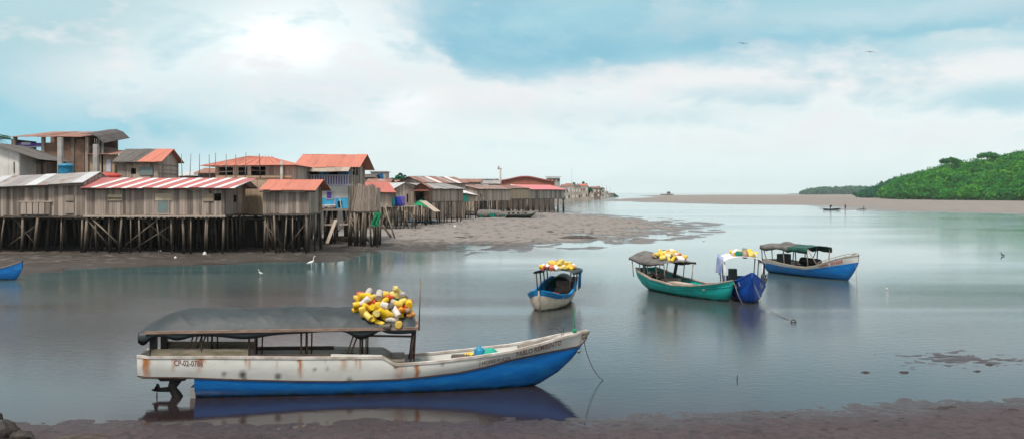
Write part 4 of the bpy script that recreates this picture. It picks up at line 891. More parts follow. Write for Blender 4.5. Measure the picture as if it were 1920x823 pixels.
    def canopy(s, x0, x1, hw, ze, rise, m, nu=60, nv=22, flap=.12, hip=(.0, .0), wr=.04, seed=0, p=2.2, name='canopy', flapfn=None, mats=None, mi=None, cat=None):
        zef = ze if callable(ze) else (lambda x: ze)
        def surf(x, y):
            v = min(abs(y)/hw, 1); u = (x-x0)/(x1-x0); k = 1.0
            if hip[0]: k = min(k, math.sin(min(1, (u*(x1-x0)+.02)/hip[0])*math.pi/2))
            if hip[1]: k = min(k, math.sin(min(1, ((1-u)*(x1-x0)+.02)/hip[1])*math.pi/2))
            nx = np.array([x]); ny = np.array([y])
            rg = lambda a, b, sd: (1-abs(2*float(vnoise(nx*a+abs(y)*b, nx*0+sd+y*.3, sd)[0])-1))**4
            q = float(fbm(nx*1.1+y*.8, ny*1.2-x*.4, seed)[0])*1.1*wr+wr*(.45*rg(.9, 1.6, seed+5)+.18*rg(2.3, -2.6, seed+9)+.10*rg(6.5, 5.0, seed+2)-.2)
            return zef(x)+rise*(1-v**p)*k+q*(1-v**6)
        s.surf = surf; mb = MB(); P = []
        for i in range(nu+1):
            x = x0+(x1-x0)*i/nu; row = []
            ff = flap*(.55+.9*float(vnoise(np.array([x*2.1]), np.array([seed*.7]), 3)[0])) if flapfn is None else flapfn(x)
            row += [(x, -hw-.03, zef(x)-ff), (x, -hw-.045, zef(x)-ff*.5)]
            row += [(x, -hw+2*hw*j/nv, surf(x, -hw+2*hw*j/nv)) for j in range(nv+1)]
            row += [(x, hw+.045, zef(x)-ff*.5), (x, hw+.03, zef(x)-ff)]
            P.append(row)
        if mats is None: mb.grid(P, 0, .5, True, .012)
        else:
            b0 = 0
            for k, (xa, xb) in enumerate(mi):
                ia, ib = round((xa-x0)/(x1-x0)*nu), round((xb-x0)/(x1-x0)*nu); mb.grid(P[ia:ib+1], k, .5, True, .012)
        return mb.build(name, mats or m, s.root)
def rail_box(s, x0, x1, y, z, w, h, m, name='canopy_rail', z1=None):
    mb = MB(); mb.bar((x0, y, z), (x1, y, z if z1 is None else z1), w, h); return mb.build(name, m, s.root)

def text_on(b, body, px0, px1, py0, py1, h_px, m, name, sg=-1):
    cu = bpy.data.curves.new(name, 'FONT'); cu.body = body; cu.size = 1; cu.resolution_u = 2; cu.offset = .008
    o = bpy.data.objects.new(name, cu); C.objects.link(o); bpy.context.view_layer.update()
    me = bpy.data.meshes.new_from_object(o.evaluated_get(bpy.context.evaluated_depsgraph_get()))
    bpy.data.objects.remove(o)
    co_ = np.array([v.co[:] for v in me.vertices]); w_ = co_[:, 0].max(); hh = .69
    y = sg*b.sec(b.atpx((px0+px1)/2, -b.g('bs', 6)))[6]*.97
    xa, xb = b.atpx(px0, y), b.atpx(px1, y); za, zb = b.zat(px0, py0, y), b.zat(px1, py1, y)
    hz = abs(b.zat(px0, py0, y)-b.zat(px0, py0+h_px, y))
    for v in me.vertices:
        u = v.co.x/w_; x = xa+(xb-xa)*u; z = za+(zb-za)*u+v.co.y/hh*hz
        v.co = b.side(x, z, sg, .008)
    me.materials.append(mat[m]); q = bpy.data.objects.new(name, me); C.objects.link(q); q.parent = b.top; return q

# floats ---------------------------------------------------------------
def float_mesh(kind, col):
    mb = MB()
    if kind == 0: mb.lathe([(.07, -.172), (.082, -.17), (.088, -.162), (.09, -.15), (.09, -.03), (.085, -.015), (.09, 0), (.09, .10), (.086, .118), (.05, .145), (.036, .15), (.033, .152), (.031, .18), (.026, .182)], 12)
    elif kind == 1: mb.lathe([(.08, -.158), (.092, -.157), (.098, -.152), (.1, -.14), (.1, .14), (.098, .152), (.092, .157), (.08, .158)], 12)
    else: mb.lathe([(.08, -.135), (.10, -.132), (.108, -.12), (.115, 0), (.108, .12), (.10, .132), (.08, .135)], 10)
    o = mb.build('float', 'f_'+col); C.objects.unlink(o); me = o.data; bpy.data.objects.remove(o); return me
FM = {}
def pile(b, n, cx, cy, rx, ry, cols, lab, group, base=0.0, sc=1.0, top=.35, seed=1):
    rnd = random.Random(seed); ps = []; names = list(cols); wts = [cols[k] for k in names]
    seq = []
    for k in names: seq += [k]*max(1, round(cols[k]*n))
    rnd.shuffle(seq)
    for i in range(n):
        best = None
        for c in range(7):
            a, r_ = rnd.uniform(0, 6.283), math.sqrt(rnd.random()); x, y = cx+rx*r_*math.cos(a), cy+ry*r_*math.sin(a)
            z = b.surf(x, y)+base+.085*sc
            for (qx, qy, qz) in ps:
                dd = math.hypot(x-qx, y-qy)
                if dd < .20*sc: z = max(z, qz+math.sqrt(max((.2*sc)**2-dd*dd, 0))*.85)
            s_ = (z-b.surf(x, y))-top*(1-r_*r_)
            if best is None or s_ < best[0]: best = (s_, x, y, z)
        _, x, y, z = best; ps.append((x, y, z)); col = seq[i % len(seq)]; kd = rnd.choice((0, 0, 1, 1, 2))
        if (kd, col) not in FM: FM[(kd, col)] = float_mesh(kd, col)
        o = bpy.data.objects.new('float', FM[(kd, col)]); C.objects.link(o)
        o.rotation_mode = 'QUATERNION'; w_ = b.M @ Vector((x, y, z)); o.location = w_
        d = Vector((rnd.gauss(0, 1), rnd.gauss(0, 1), rnd.gauss(0, .45))).normalized(); o.rotation_quaternion = d.to_track_quat('Z', 'Y')
        k = sc*rnd.uniform(.85, 1.15); o.scale = (k, k, k*rnd.uniform(.9, 1.15))
        if col in ('green', 'black', 'brown') : pos = 'half buried in the middle'
        else:
            q = (w_.x/w_.y*F+CX); c_ = b.M @ Vector((cx, cy, 0)); qc = c_.x/c_.y*F+CX; ext = rx*F/c_.y*.33
            pos = 'at the left end' if q < qc-ext else ('at the right end' if q > qc+ext else 'in the middle')
        tag(o, '%s float %s of the heap on %s' % (col, pos, lab), 'float', group)

# ---- boat A: the long white and blue launch in front
LA = 11.2
A = Boat('passenger_launch', 'long white and blue launch in front with black tarp canopy and rust streaked sides', 'boat', (-9.16, 23.11, 0), R(6.6), LA,
         dict(bs=[(0, .46), (.28, .62), (2, .68), (5, .69), (7, .67), (8.5, .60), (9.5, .46), (10.48, .26), (10.98, .11), (11.2, .02)],
              bc=[(0, .40), (.28, .57), (2, .64), (5, .65), (7, .62), (8.5, .51), (9.5, .34), (10.48, .16), (10.98, .06), (11.2, .01)],
              zs=[(0, 1), (LA, 1)], zc=[(0, 1), (LA, 1)],
              zk=[(0, -.25), (8.7, -.25), (9.5, -.12), (9.94, .05), (10.43, .34), (10.78, .66), (10.98, .9), (11.1, 1.1), (11.2, 1.22)], flat=.86))
def tabA(l, key):
    A.T[key] = sorted([(A.atpx(px, -A.g(bk, min(max(A.atpx(px, -.6), 0), LA))), A.zat(px, py, -A.g(bk, min(max(A.atpx(px, -.6), 0), LA)))) for px, py in l for bk in ('bs' if key == 'zs' else 'bc',)])
tabA([(262, 668), (400, 669), (560, 670.5), (718, 669.5), (742, 683.5), (817, 678), (890, 669), (962, 658), (1010, 646), (1057, 632), (1085, 625), (1103, 620)], 'zs')
tabA([(262, 704.5), (350, 706.5), (450, 710.5), (550, 713), (640, 713.5), (744, 710), (800, 704.5), (861, 697), (915, 685.5), (968, 671.5), (1030, 659), (1085, 648), (1103, 636)], 'zc')
A.hull('blue_hull', 'white_rusty', xl=1.38, n=240, zfl=.48, nv=8, floor=(.1, 9.6), mg=None, th=.06)
co_ = np.array([v.co[:] for v in A.top.data.vertices]); rust = np.zeros(len(co_)); spot = np.zeros(len(co_))
for px, wd, ln, st in ((269, .035, .5, .95), (275, .04, .5, .8), (325, .022, .30, .7), (329, .02, .16, .6), (376, .07, .14, .95), (373, .05, .34, .45), (462, .02, .2, .7), (468, .02, .26, .6), (559, .025, .10, 1), (563, .028, .42, .9),
                       (519, .012, .3, .3), (645, .05, .28, .5), (668, .02, .2, .6), (675, .02, .26, .6), (741, .09, .08, .7), (746, .06, .40, .35), (752, .02, .36, .6), (759, .018, .2, .5), (782, .035, .5, 1), (610, .012, .2, .3), (425, .012, .2, .25), (1062, .12, .25, .25), (900, .02, .12, .4)):
    xr = A.atpx(px, -.67); zt_ = np.interp(co_[:, 0], [a[0] for a in A.T['zs']], [a[1] for a in A.T['zs']])
    dz = (zt_-co_[:, 2]); wob = .012*np.sin(dz*23+px)
    r_ = np.exp(-((co_[:, 0]-xr-wob)/(wd*1.5))**2)*st*np.clip(1-dz/(ln*1.25), 0, 1)**.5*(co_[:, 1] < -.3)
    rust = np.maximum(rust, np.clip(r_*1.4, 0, 1))
nz_ = fbm(co_[:, 0]*9, co_[:, 2]*9, 3)
rust = np.clip(rust+np.clip(nz_-.16, 0, 1)*.35, 0, 1)
for px, py, rr, st in ((420, 700.5, .055, .8), (455, 702, .085, 1), (521, 705.5, .075, .9), (590, 692, .05, .7), (614, 690, .045, .5), (458, 713, .07, .8), (655, 713, .07, .8), (742, 687, .05, .9), (830, 683, .045, .6)):
    xr, zr_ = A.atpx(px, -.67), A.zat(px, py, -.67)
    spot = np.maximum(spot, st*np.clip(1.5-np.sqrt((co_[:, 0]-xr)**2+(co_[:, 2]-zr_)**2)/rr, 0, 1)*(co_[:, 1] < -.3))
for nm, ar in (('rust', rust), ('spot', np.clip(spot, 0, 1))):
    at = A.top.data.attributes.new(nm, 'FLOAT', 'POINT'); at.data.foreach_set('value', ar.astype(np.float32))
# rubbing strake between white and blue
for sg in (-1, 1):
    mb = MB(); K = []
    for i in range(121):
        x = LA*i/120; q = A.sec(x); y = sg*q[5]; z = q[2]
        K.append([(x, y, z-.03), (x, y+sg*.022, z-.024), (x, y+sg*.022, z-.002), (x, y+sg*.004, z+.006)])
    mb.grid(K, 0, .5, False); mb.build('rubbing_strake', 'iron', A.root)
# gunwale caps by section
for sg in (-1, 1):
    mb = MB(); K = []
    for i in range(181):
        x = LA*i/180; q = A.sec(x); y = q[6]*sg; z = q[3]
        K.append([(x, y+sg*.02, z-.035), (x, y+sg*.02, z+.025), (x, y-sg*.08*min(1, q[6]*3), z+.025), (x, y-sg*.08*min(1, q[6]*3), z-.03)])
    mb.grid(K, 0, None, False); mb.build('gunwale', 'worn_cap', A.root)
xA = lambda px, y=-.66: A.atpx(px, y)
zA = lambda px, py, y=-.66: A.zat(px, py, y)
# coaming boards
for sg in (-1, 1):
    mb = MB()
    for (pa, pb, h_) in ((282, 465, .165),):
        x0_, x1_ = xA(pa), xA(pb); z0_ = A.g('zs', 2)+.028
        mb.hexa([(x0_, sg*.60-.02, z0_), (x1_, sg*.61-.02, z0_-.02), (x1_, sg*.61+.02, z0_-.02), (x0_, sg*.60+.02, z0_), (x0_, sg*.60-.02, z0_+h_+.02), (x1_, sg*.61-.02, z0_+h_-.03), (x1_, sg*.61+.02, z0_+h_-.03), (x0_, sg*.60+.02, z0_+h_+.02)])
    mb.build('coaming_board', 'grey_board', A.root)
    mb = MB(); mb.bar((xA(466), sg*.59, A.g('zs', 4)+.045), (xA(619), sg*.60, A.g('zs', 5)+.04), .04, .09); mb.build('coaming_board', 'plank_dark', A.root)
    mb = MB(); mb.bar((xA(620), sg*.60, A.g('zs', 5)+.04), (xA(716), sg*.60, A.g('zs', 6)+.05), .04, .08); mb.build('coaming_board', 'white_hull', A.root)
mb = MB(); mb.bar((xA(716), -.60, A.g('zs', 6)+.06), (xA(744), -.58, A.g('zs', xA(744))+.03), .10, .05); mb.build('step_board', 'grey_board', A.root)
for x in (2.2, 3.6, 5.0, 6.3):
    mb = MB(); mb.box(x-.16, x+.16, -.6, .6, .78, .83); mb.build('bench', 'deck', A.root)
mb = MB(); mb.box(xA(745), xA(790), -.56, .56, .60, .66); mb.build('fore_deck_step', 'tealwood', A.root)
mb = MB(); K = []
for i in range(12):
    x = 9.4+1.6*i/11; q = A.sec(x); K.append([(x, -q[6]*.9, q[3]-.05), (x, 0, q[3]-.02), (x, q[6]*.9, q[3]-.05)])
mb.grid(K, 0, .5, False); mb.build('bow_deck', 'deck', A.root)
mb = MB(); q = A.sec(11.5); mb.hexa([(11.05, -.07, 1.18), (11.17, -.02, 1.2), (11.17, .02, 1.2), (11.05, .07, 1.18), (11.03, -.09, 1.35), (11.28, -.025, 1.38), (11.28, .025, 1.38), (11.03, .09, 1.35)]); mb.build('stem_head', 'grey_board', A.root)
# canopy
zr = zA(500, 621, -.74); xc0, xc1 = xA(268, -.74), xA(781, -.74)
def flapA(x):
    px = 268+(x-xc0)/(xc1-xc0)*(781-268)
    v = .07+.05*float(vnoise(np.array([x*1.6]), np.array([.3]), 9)[0])
    v += .20*math.exp(-((px-268)/14)**2)+.10*math.exp(-((px-330)/22)**2)+.09*math.exp(-((px-455)/38)**2)+.18*math.exp(-((px-674)/22)**2)+.06*math.exp(-((px-745)/30)**2)-.05*math.exp(-((px-610)/40)**2)-.05*math.exp(-((px-712)/8)**2)
    return max(v, .02)
A.canopy(xc0-.12, xc1-.02, 0.70, zr+.03, .47, 'tarp_black', 190, 40, hip=(1.1, .25), wr=.085, seed=4, p=2.0, flapfn=flapA)
for sg in (-1, 1):
    rail_box(A, xc0+.05, xc1+.04, sg*.75, zr+.02, .045, .065, 'rail_wood', z1=zr+.015)
    rail_box(A, xc0+.05, xc1-.03, sg*.66, zr-.02, .05, .05, 'iron')
for x in (xc0+.1, xA(377), xA(466), xA(564), xA(675), xc1-.12):
    mb = MB(); pts = [(x, y, zr+.40*(1-(abs(y)/.68)**2)*min(1, (x-xc0+.35)/1.1)-.05) for y in np.linspace(-.66, .66, 9)]; mb.tube(pts, .025, 6); mb.build('canopy_hoop', 'iron', A.root)
mb = MB(); mb.box(xc1-.04, xc1+.05, -.74, .74, zr-.03, zr+.05); mb.build('canopy_rail', 'rail_wood', A.root)
for px in (377, 466, 564, 675):
    for sg in (-1, 1):
        x = xA(px); A.post(x, sg*.57, .8, x+.01, sg*.65, zr, .026)
        A.post(x+.14, sg*.55, .8, x+.15, sg*.63, zr, .02)
for sg in (-1, 1):
    x = xA(768); A.post(x, sg*.56, .62, x+.12, sg*.66, zr, .032); A.post(x+.1, sg*.54, .62, x+.15, sg*.63, zr, .022)
    for pa, pb in ((345, 364), (352, 372), (647, 666), (654, 674)):
        A.post(xA(pa), sg*.57, .88, xA(pb), sg*.65, zr-.02, .02, name='strut')
for y0_ in (-.60, .43):
    mb = MB(); mb.box(xA(279), xA(291), y0_, y0_+.17, 1.0, zr); mb.build('stern_post', 'darkiron', A.root)
mb = MB(); mb.bar((xA(690), -.64, zr-.16), (xc1-.02, -.65, zr-.2), .03, .05); mb.build('canopy_brace', 'iron', A.root)
# drive leg and propeller under the stern overhang
mt = empty('stern_drive', (0, 0, 0)); mt.parent = A.root
xm, zm_ = xA(338, -.3), .42
mb = MB(); mb.hexa([(xm-.42, -.50, zm_-.0), (xm+.15, -.50, zm_-.0), (xm+.15, -.05, zm_), (xm-.42, -.05, zm_), (xm-.5, -.53, zm_+.1), (xm+.2, -.53, zm_+.1), (xm+.2, -.03, zm_+.1), (xm-.5, -.03, zm_+.1)]); mb.build('drive_bracket', 'darkiron', mt)
mb = MB(); mb.tube([(xm-.1, -.27, zm_+.02), (xm-.2, -.27, .22), (xm-.1, -.27, .05), (xm+.05, -.27, -.3)], [.15, .11, .12, .16], 8); mb.tube([(xm-.16, -.27, .18), (xm-.55, -.27, .17)], [.07, .05], 8); mb.build('drive_leg', 'darkiron', mt)
mb = MB()
for k_ in range(3):
    a = k_*2.094+.5; c_, s__ = math.cos(a), math.sin(a)
    pts = [Vector((0, .03*(-s__)-.0*c_, 0))]; P = []
    for i in range(6):
        rr = .05+.16*i/5; wd = .06*math.sin(math.pi*(i+.8)/6.3)+.012
        P.append([(-wd*.5, rr*c_-wd*s__, rr*s__+wd*c_), (wd*.5, rr*c_+wd*s__, rr*s__-wd*c_)])
    mb.grid(P, 0, .5, True, .012)
mb.tube([(-.12, 0, 0), (.06, 0, 0)], [.02, .055], 8)
o = mb.build('propeller', 'darkiron', mt); o.location = (xm-.56, -.27, .17)
mb = MB(); mb.hexa([(1.28, -.52, -.1), (1.40, -.52, -.1), (1.40, .52, -.1), (1.28, .52, -.1), (1.26, -.57, .25), (1.385, -.57, .25), (1.385, .57, .25), (1.26, .57, .25)]); mb.build('stern_pad', 'concrete', A.root)
text_on(A, 'CP-02-0786', 326, 381, 684.5, 685.5, -10.5, 'letter', 'lettering')
text_on(A, 'J HOPES PLAZA', 898.5, 958.5, 684.5, 676, -7.5, 'letter', 'lettering')
text_on(A, 'PABLO REMBENTO', 967, 1054.5, 668.5, 647.5, -9.8, 'letter', 'lettering')
# heap of floats on the canopy
cxA = (xA(660, -.4)+xA(778, -.4))/2
pile(A, 70, cxA+.02, -.27, .70, .46, {'yellow': .46, 'pale yellow': .13, 'orange': .03, 'red': .12, 'white': .11, 'grey': .05, 'green': .01, 'black': .03, 'brown': .03},
     'the long black canopy', 'plastic floats heaped on the black canopy of the long launch', sc=.84, top=.05, base=-.05, seed=5)
# things in its bow
def small(name, mb, m, b, x, y, z, lab, cat):
    o = mb.build(name, m); o.location = b.M @ Vector((x, y, z)); o.rotation_euler = (0, 0, b.root.rotation_euler.z); tag(o, lab, cat); return o
mb = MB(); mb.grid([[(.27*math.cos(t)*r_, .2*math.sin(t)*r_, .17*(1-r_*r_)+.03*math.sin(5*t)*r_) for t in np.linspace(0, 6.2832, 20)] for r_ in (0.01, .3, .6, .85, 1)], 0, .5, True, .015)
small('tarp_bundle', mb, 'greentarp', A, xA(917, -.2), -.2, .86, 'crumpled green tarp bundle in the bow of the long launch', 'tarp')
mb = MB(); mb.lathe([(.05, 0), (.13, .01), (.14, .05), (.14, .32), (.1, .38), (.04, .4), (.04, .44)], 10)
small('jerrycan', mb, 'tank_blue', A, xA(899, -.25), -.25, .66, 'blue jerrycan beside the green tarp in the bow of the long launch', 'jerrycan')
mb = MB(); mb.box(-.42, .42, -.3, .3, 0, .28); mb.box(-.4, .4, -.28, .28, .27, .31)
small('wooden_box', mb, 'plank_dark', A, xA(878, -.2), -.15, .52, 'dark wooden box in the bow of the long launch', 'box')
mb = MB(); mb.grid([[(i*.05, j*.07, .05*math.sin(i*1.7+j)) for j in range(5)] for i in range(8)], 0, .5, True, .03)
small('yellow_cloth', mb, 'f_yellow', A, xA(872, -.2), -.1, .84, 'small yellow cloth lying on the dark box in the bow of the long launch', 'cloth')
mb = MB(); mb.tube([(0, 0, 0), (.04, .01, 1.3)], [.022, .014], 6); small('pole', mb, 'stilt', A, xc1+.06, -.70, zr-.04, 'thin dark pole standing at the front end of the black canopy', 'pole')
mb = MB(); mb.tube([(0, 0, 0), (.01, 0, .62)], [.014, .009], 6); mb.lathe([(.0, 0), (.05, .02), (.06, .07), (.03, .12)], 8); small('bow_stick', mb, 'greencloth', A, xA(1078, -.1), -.05, A.g('zs', 10.8)+.02, 'thin stick with a green knot standing on the bow of the long launch', 'stick')
mb = MB(); mb.tube([(0, 0, 0), (.02, 0, .2), (-.1, 0, .3), (-.24, 0, .3)], .008, 5); mb.tube([(-.04, .05, 0), (-.02, .05, .12), (-.2, .05, .22), (-.38, .02, .2)], .008, 5); small('wire', mb, 'iron', A, xA(1056, -.2), -.15, A.g('zs', 10.5), 'two bent wires curling up from the bow of the long launch', 'wire')
tip = A.M @ Vector((11.09, -.08, 1.26)); e_ = G(1131, 712)
mb = MB(); pts = []
for i in range(14):
    t = i/13; p = tip.lerp(e_, t); p.z = tip.z*(1-t)**1.35+.004; p.x = tip.x+(e_.x-tip.x)*(t**1.5*.9+.1*t); pts.append(p-tip)
mb.tube(pts, .011, 5)
mb.tube([(-.06, .0, .02), (-.09, -.1, -.1), (-.13, -.12, -.33)], .014, 5); mb.lathe([(.01, -.42), (.04, -.4), (.05, -.36), (.02, -.32)], 8, 0, None, Matrix.Translation((-.13, -.12, 0)))
o = mb.build('mooring_rope', 'rope'); o.location = tip; tag(o, 'slack rope hanging from the bow of the long launch into the water', 'rope')
mb = MB(); ct = A.M @ Vector((xA(616, .3), .5, A.surf(xA(616, .3), .5)+.02)); mb.tube([(-.45, 0, 0), (.0, 0, .05), (.5, .02, .03), (.9, 0, 0.03)], [.012, .03, .02, .015], 5); o = mb.build('cut_branch', 'driftwood'); o.location = ct; tag(o, 'thin dark branch lying on top of the black canopy', 'branch')

# ---- boat B: cream and blue boat in the middle
hb = R(16); LB = 4.85; dirB = Vector((-math.sin(hb), -math.cos(hb), 0)); bowB = Vector((1.12, 39.1, 0)); stB = bowB-dirB*LB
B = Boat('small_launch', 'cream hulled boat with a bright blue band and a low black canopy', 'boat', stB, math.atan2(dirB.y, dirB.x), LB,
         dict(bs=[(0, .70), (1.5, .92), (3, 1.0), (4.1, .86), (4.9, .5), (5.15, .25), (5.3, .05)], bc=[(0, .64), (1.5, .86), (3, .94), (4.1, .76), (4.9, .38), (5.25, .14), (5.4, .02)],
              zs=[(0, 1.08), (1.0, .92), (2, .68), (3.2, .56), (4.4, .66), (5.4, .92)], zc=[(0, .66), (1.5, .54), (3, .38), (4.4, .47), (5.3, .68)], zk=[(0, -.2), (4.7, -.2), (5.05, -.02), (5.25, .25), (5.4, .55)]))
for k_ in B.T: B.T[k_] = [(a*.905 if a < 5.2 else 4.85-(5.4-a)*.9, b_*(.92 if k_ in ('bs', 'bc') else 1)) for a, b_ in B.T[k_]]
B.hull('cream_hull', 'cyan_band', n=60, zfl=.34, mg='cyan_band', nv=3)
B.canopy(.1, 2.3, .86, 1.47, .10, 'tarp_black', 40, 16, flap=.13, wr=.03, seed=8)
for x in (.2, .85, 1.5, 2.2):
    for sg in (-1, 1): B.post(x, sg*.72, .5, x, sg*.8, 1.46, .03, 'iron' if x > .5 or sg < 0 else 'cyan_band')
B.post(.4, .8, .6, .4, .84, 1.46, .07, 'cyan_band')
mb = MB(); K = [[(x, .62*math.cos(t), .42+.85*math.sin(t)*(1-.15*(x/1.1))) for t in np.linspace(0.15, math.pi-.15, 14)] for x in np.linspace(.15, 1.1, 5)]; mb.grid(K, 0, .5, True, .02); mb.add(K[0], [tuple(range(14))]); mb.build('stern_cover', 'tarp_dkgreen', B.root)
mb = MB(); mb.box(.35, .75, -.2, .5, .36, .95); mb.build('engine_box', 'deck', B.root)
mb = MB(); mb.grid([[(x, y*max(B.half(x, .52)-.06, .01), .50+.01*(1-abs(y))) for y in (-1, -.5, 0, .5, 1)] for x in np.linspace(2.35, 4.5, 12)], 0, .5, False); mb.build('fore_deck', 'gunwale', B.root)
mb = MB(); mb.tube([(4.87, 0, .9), (4.75, 0, .25), (4.55, 0, -.2)], .035, 6); mb.build('stem_post', 'gunwale', B.root)
for x in (3.5, 2.8):
    mb = MB(); pts = [B.side(x+a_, B.g('zs', x)-b_, 1, .012) for a_, b_ in ((0, .22), (.16, .22), (.08, .08))]; mb.add(pts, [(0, 1, 2)]); mb.build('white_mark', 'tarp_white', B.root)
mb = MB()
for i in range(7): mb.tube([(U(-.4, .4), U(-.35, .35), U(.02, .1)) for _ in range(6)], .03, 5)
small('orange_net', mb, 'f_red', B, 3.2, .1, .54, 'orange red net bundle on the fore deck of the cream and blue boat', 'net')
pile(B, 54, 1.2, 0, 1.1, .80, {'yellow': .36, 'pale yellow': .22, 'orange': .15, 'red': .08, 'white': .17, 'brown': .02}, 'the cream hulled boat', 'plastic floats heaped on the cream and blue boat', sc=.95, top=.16, seed=11)

# ---- boat C: green boat
hc = R(-66); LC = 7.5; CL = Vector((7.08, 49.4, 0))
Cb = Boat('green_launch', 'long turquoise green boat with a grey tarp canopy, its bow touching the deep blue boat', 'boat', CL, hc, LC,
          dict(bs=[(0, .62), (.6, .85), (2, 1.02), (4, 1.08), (5.6, .98), (6.8, .58), (7.25, .2), (7.5, .03)], bc=[(0, .55), (.6, .75), (2, .95), (4, 1.0), (5.6, .86), (6.8, .45), (7.25, .12), (7.5, .01)],
               zs=[(0, 1.05), (.8, .86), (2, .66), (4, .53), (5.6, .63), (6.8, .82), (7.5, 1.02)], zc=[(0, .72), (2, .44), (4, .34), (5.6, .42), (7.5, .74)], zk=[(0, .28), (.5, .0), (1.0, -.2), (6.6, -.2), (6.9, -.05), (7.2, .25), (7.42, .7), (7.5, .85)]))
Cb.hull('teal_hull', 'teal_hull', n=60, zfl=.24, mg='gunwale', nv=3, gw=.12)
mb = MB(); K = []
for i in range(61):
    x = LC*i/60; q = Cb.sec(x); K.append([(x, -q[5]-.002, q[2]-.03), (x, -q[5]-.035, q[2]-.01), (x, -q[5]-.035, q[2]+.02), (x, -q[5]-.01, q[2]+.03)])
mb.grid(K, 0, .5, False); mb.build('rubbing_strake', 'teal_hull', Cb.root)
Cb.canopy(-.1, 3.15, .95, lambda x: 1.52+.10*math.exp(-(x/.5)**2), .30, 'tarp_grey', 46, 18, flap=.18, wr=.09, seed=13, hip=(0, .9), p=1.5)
for x in (.05, .75, 1.5, 2.3, 3.05):
    for sg in (-1, 1): Cb.post(x, sg*.78, .6, x, sg*.88, 1.52, .028, 'plank_pale')
for x, y, h_ in ((1.0, -.75, .9), (1.5, .75, 1.0)):
    mb = MB(); mb.bar((x, y, .5), (x+.2, y*1.1, 1.5), .22, .05); mb.build('hung_cloth', 'black_plastic' if y > 0 else 'tarp_grey', Cb.root)
mb = MB(); mb.box(3.3, 4.9, -.82, -.3, .3, .62); mb.build('locker', 'plank_pale', Cb.root)
mb = MB(); mb.box(1.2, 2.8, -.6, .3, .26, .68); mb.build('engine_box', 'deck', Cb.root)
for x in (5.3, 6.1):
    mb = MB(); mb.box(x-.12, x+.12, -Cb.g('bs', x)+.08, Cb.g('bs', x)-.08, .45, .5); mb.build('thwart', 'plank_pale', Cb.root)
mb = MB()
for i in range(8): mb.tube([(U(-.5, .5), U(-.3, .3), U(0, .3)) for _ in range(4)], U(.03, .1), 5)
small('gear_heap', mb, 'tarp_grey', Cb, 1.9, -.55, .66, 'jumbled grey fishing gear under the canopy of the turquoise boat', 'fishing gear')
mb = MB(); mb.grid([[(.55*math.cos(t)*r_, .35*math.sin(t)*r_, .3*(1-r_*r_)) for t in np.linspace(0, 6.2832, 16)] for r_ in (0.01, .4, .75, 1)], 0, .5, True, .015)
p = small('tarp_bundle', mb, 'tarp_black', Cb, .9, .55, Cb.surf(.9, .55)+.02, 'black tarp bundle on the canopy of the turquoise boat', 'tarp')
pile(Cb, 40, 2.25, -.05, .95, .78, {'yellow': .42, 'pale yellow': .2, 'orange': .08, 'white': .2, 'red': .06, 'brown': .04}, 'the turquoise boat', 'plastic floats heaped on the turquoise boat', sc=.95, top=.14, seed=17)

# ---- boat D: deep blue boat, bow on
dirD = Vector((-.135, -1, 0)).normalized(); bowD = Vector((10.68, 41.5, 0)); LD = 7.0; stD = bowD-dirD*LD
D = Boat('blue_launch', 'deep blue boat seen bow on with a white tarp canopy, moored against the turquoise boat', 'boat', stD, math.atan2(dirD.y, dirD.x), LD,
         dict(bs=[(0, .7), (3, .86), (5.0, .84), (6.0, .58), (6.6, .28), (7.0, .03)], bc=[(0, .62), (3, .76), (5.0, .70), (6.0, .42), (6.6, .17), (7.0, .01)],
              zs=[(0, .7), (3, .58), (4.9, .62), (5.8, .92), (6.5, 1.2), (7.0, 1.42)], zc=[(0, .4), (3, .3), (4.9, .32), (6, .55), (7, 1.0)], zk=[(0, -.2), (5.8, -.2), (6.25, -.02), (6.6, .35), (6.9, .95), (7, 1.25)]))
D.hull('deepblue', 'deepblue', n=60, zfl=.3, mg='deepblue', nv=3)
D.canopy(.5, 3.7, .98, 1.66, .26, 'tarp_white', 40, 18, flap=.12, wr=.04, seed=21, p=2.6)
for x in (.6, 2.1, 3.6):
    for sg in (-1, 1): D.post(x, sg*.82, .45, x, sg*.9, 1.66, .035, 'tarp_white')
mb = MB(); mb.grid([[(1.2+2.5*i/12, -1.0-.05*math.sin(i*1.5)-.02*j, 1.9-j*.17-(.06*math.sin(i) if j == 5 else 0)) for j in range(6)] for i in range(13)], 0, .5, True, .015); mb.build('side_curtain', 'bluetarp2', D.root)
mb = MB(); mb.grid([[(2.6+1.0*i/6, .98+.04*math.sin(i*1.5), 1.6-j*.2) for j in range(4)] for i in range(7)], 0, .5, True, .015); mb.build('side_curtain', 'tarp_dkgreen', D.root)
mb = MB(); mb.hexa([(2.2, -.62, .34), (2.8, -.62, .34), (2.8, -.2, .34), (2.2, -.2, .34), (2.25, -.6, 1.25), (2.75, -.6, 1.25), (2.75, -.22, 1.25), (2.25, -.22, 1.25)]); mb.build('engine_box', 'cowling', D.root)
for i in range(5):
    mb = MB(); mb.tube([(3.7+.14*i, .8, .5), (3.7+.14*i, .86+.03*i, U(.95, 1.15))], .06, 6); mb.build('rowlock_post', 'black_plastic', D.root)
mb = MB(); mb.tube([(7.02, 0, 1.42), (6.62, 0, .35), (6.2, 0, -.1)], .04, 6); mb.build('stem_post', 'deepblue', D.root)
for sg in (-1, 1):
    mb = MB(); x0_ = 5.75; q0 = [D.side(x0_+a_, D.g('zs', x0_+a_)-b_, sg, .015) for a_, b_ in ((0, .30), (.42, .30), (.42, .12), (0, .12))]; mb.add(q0, [(0, 1, 2, 3)]); mb.build('bow_patch', 'tarp_white', D.root)
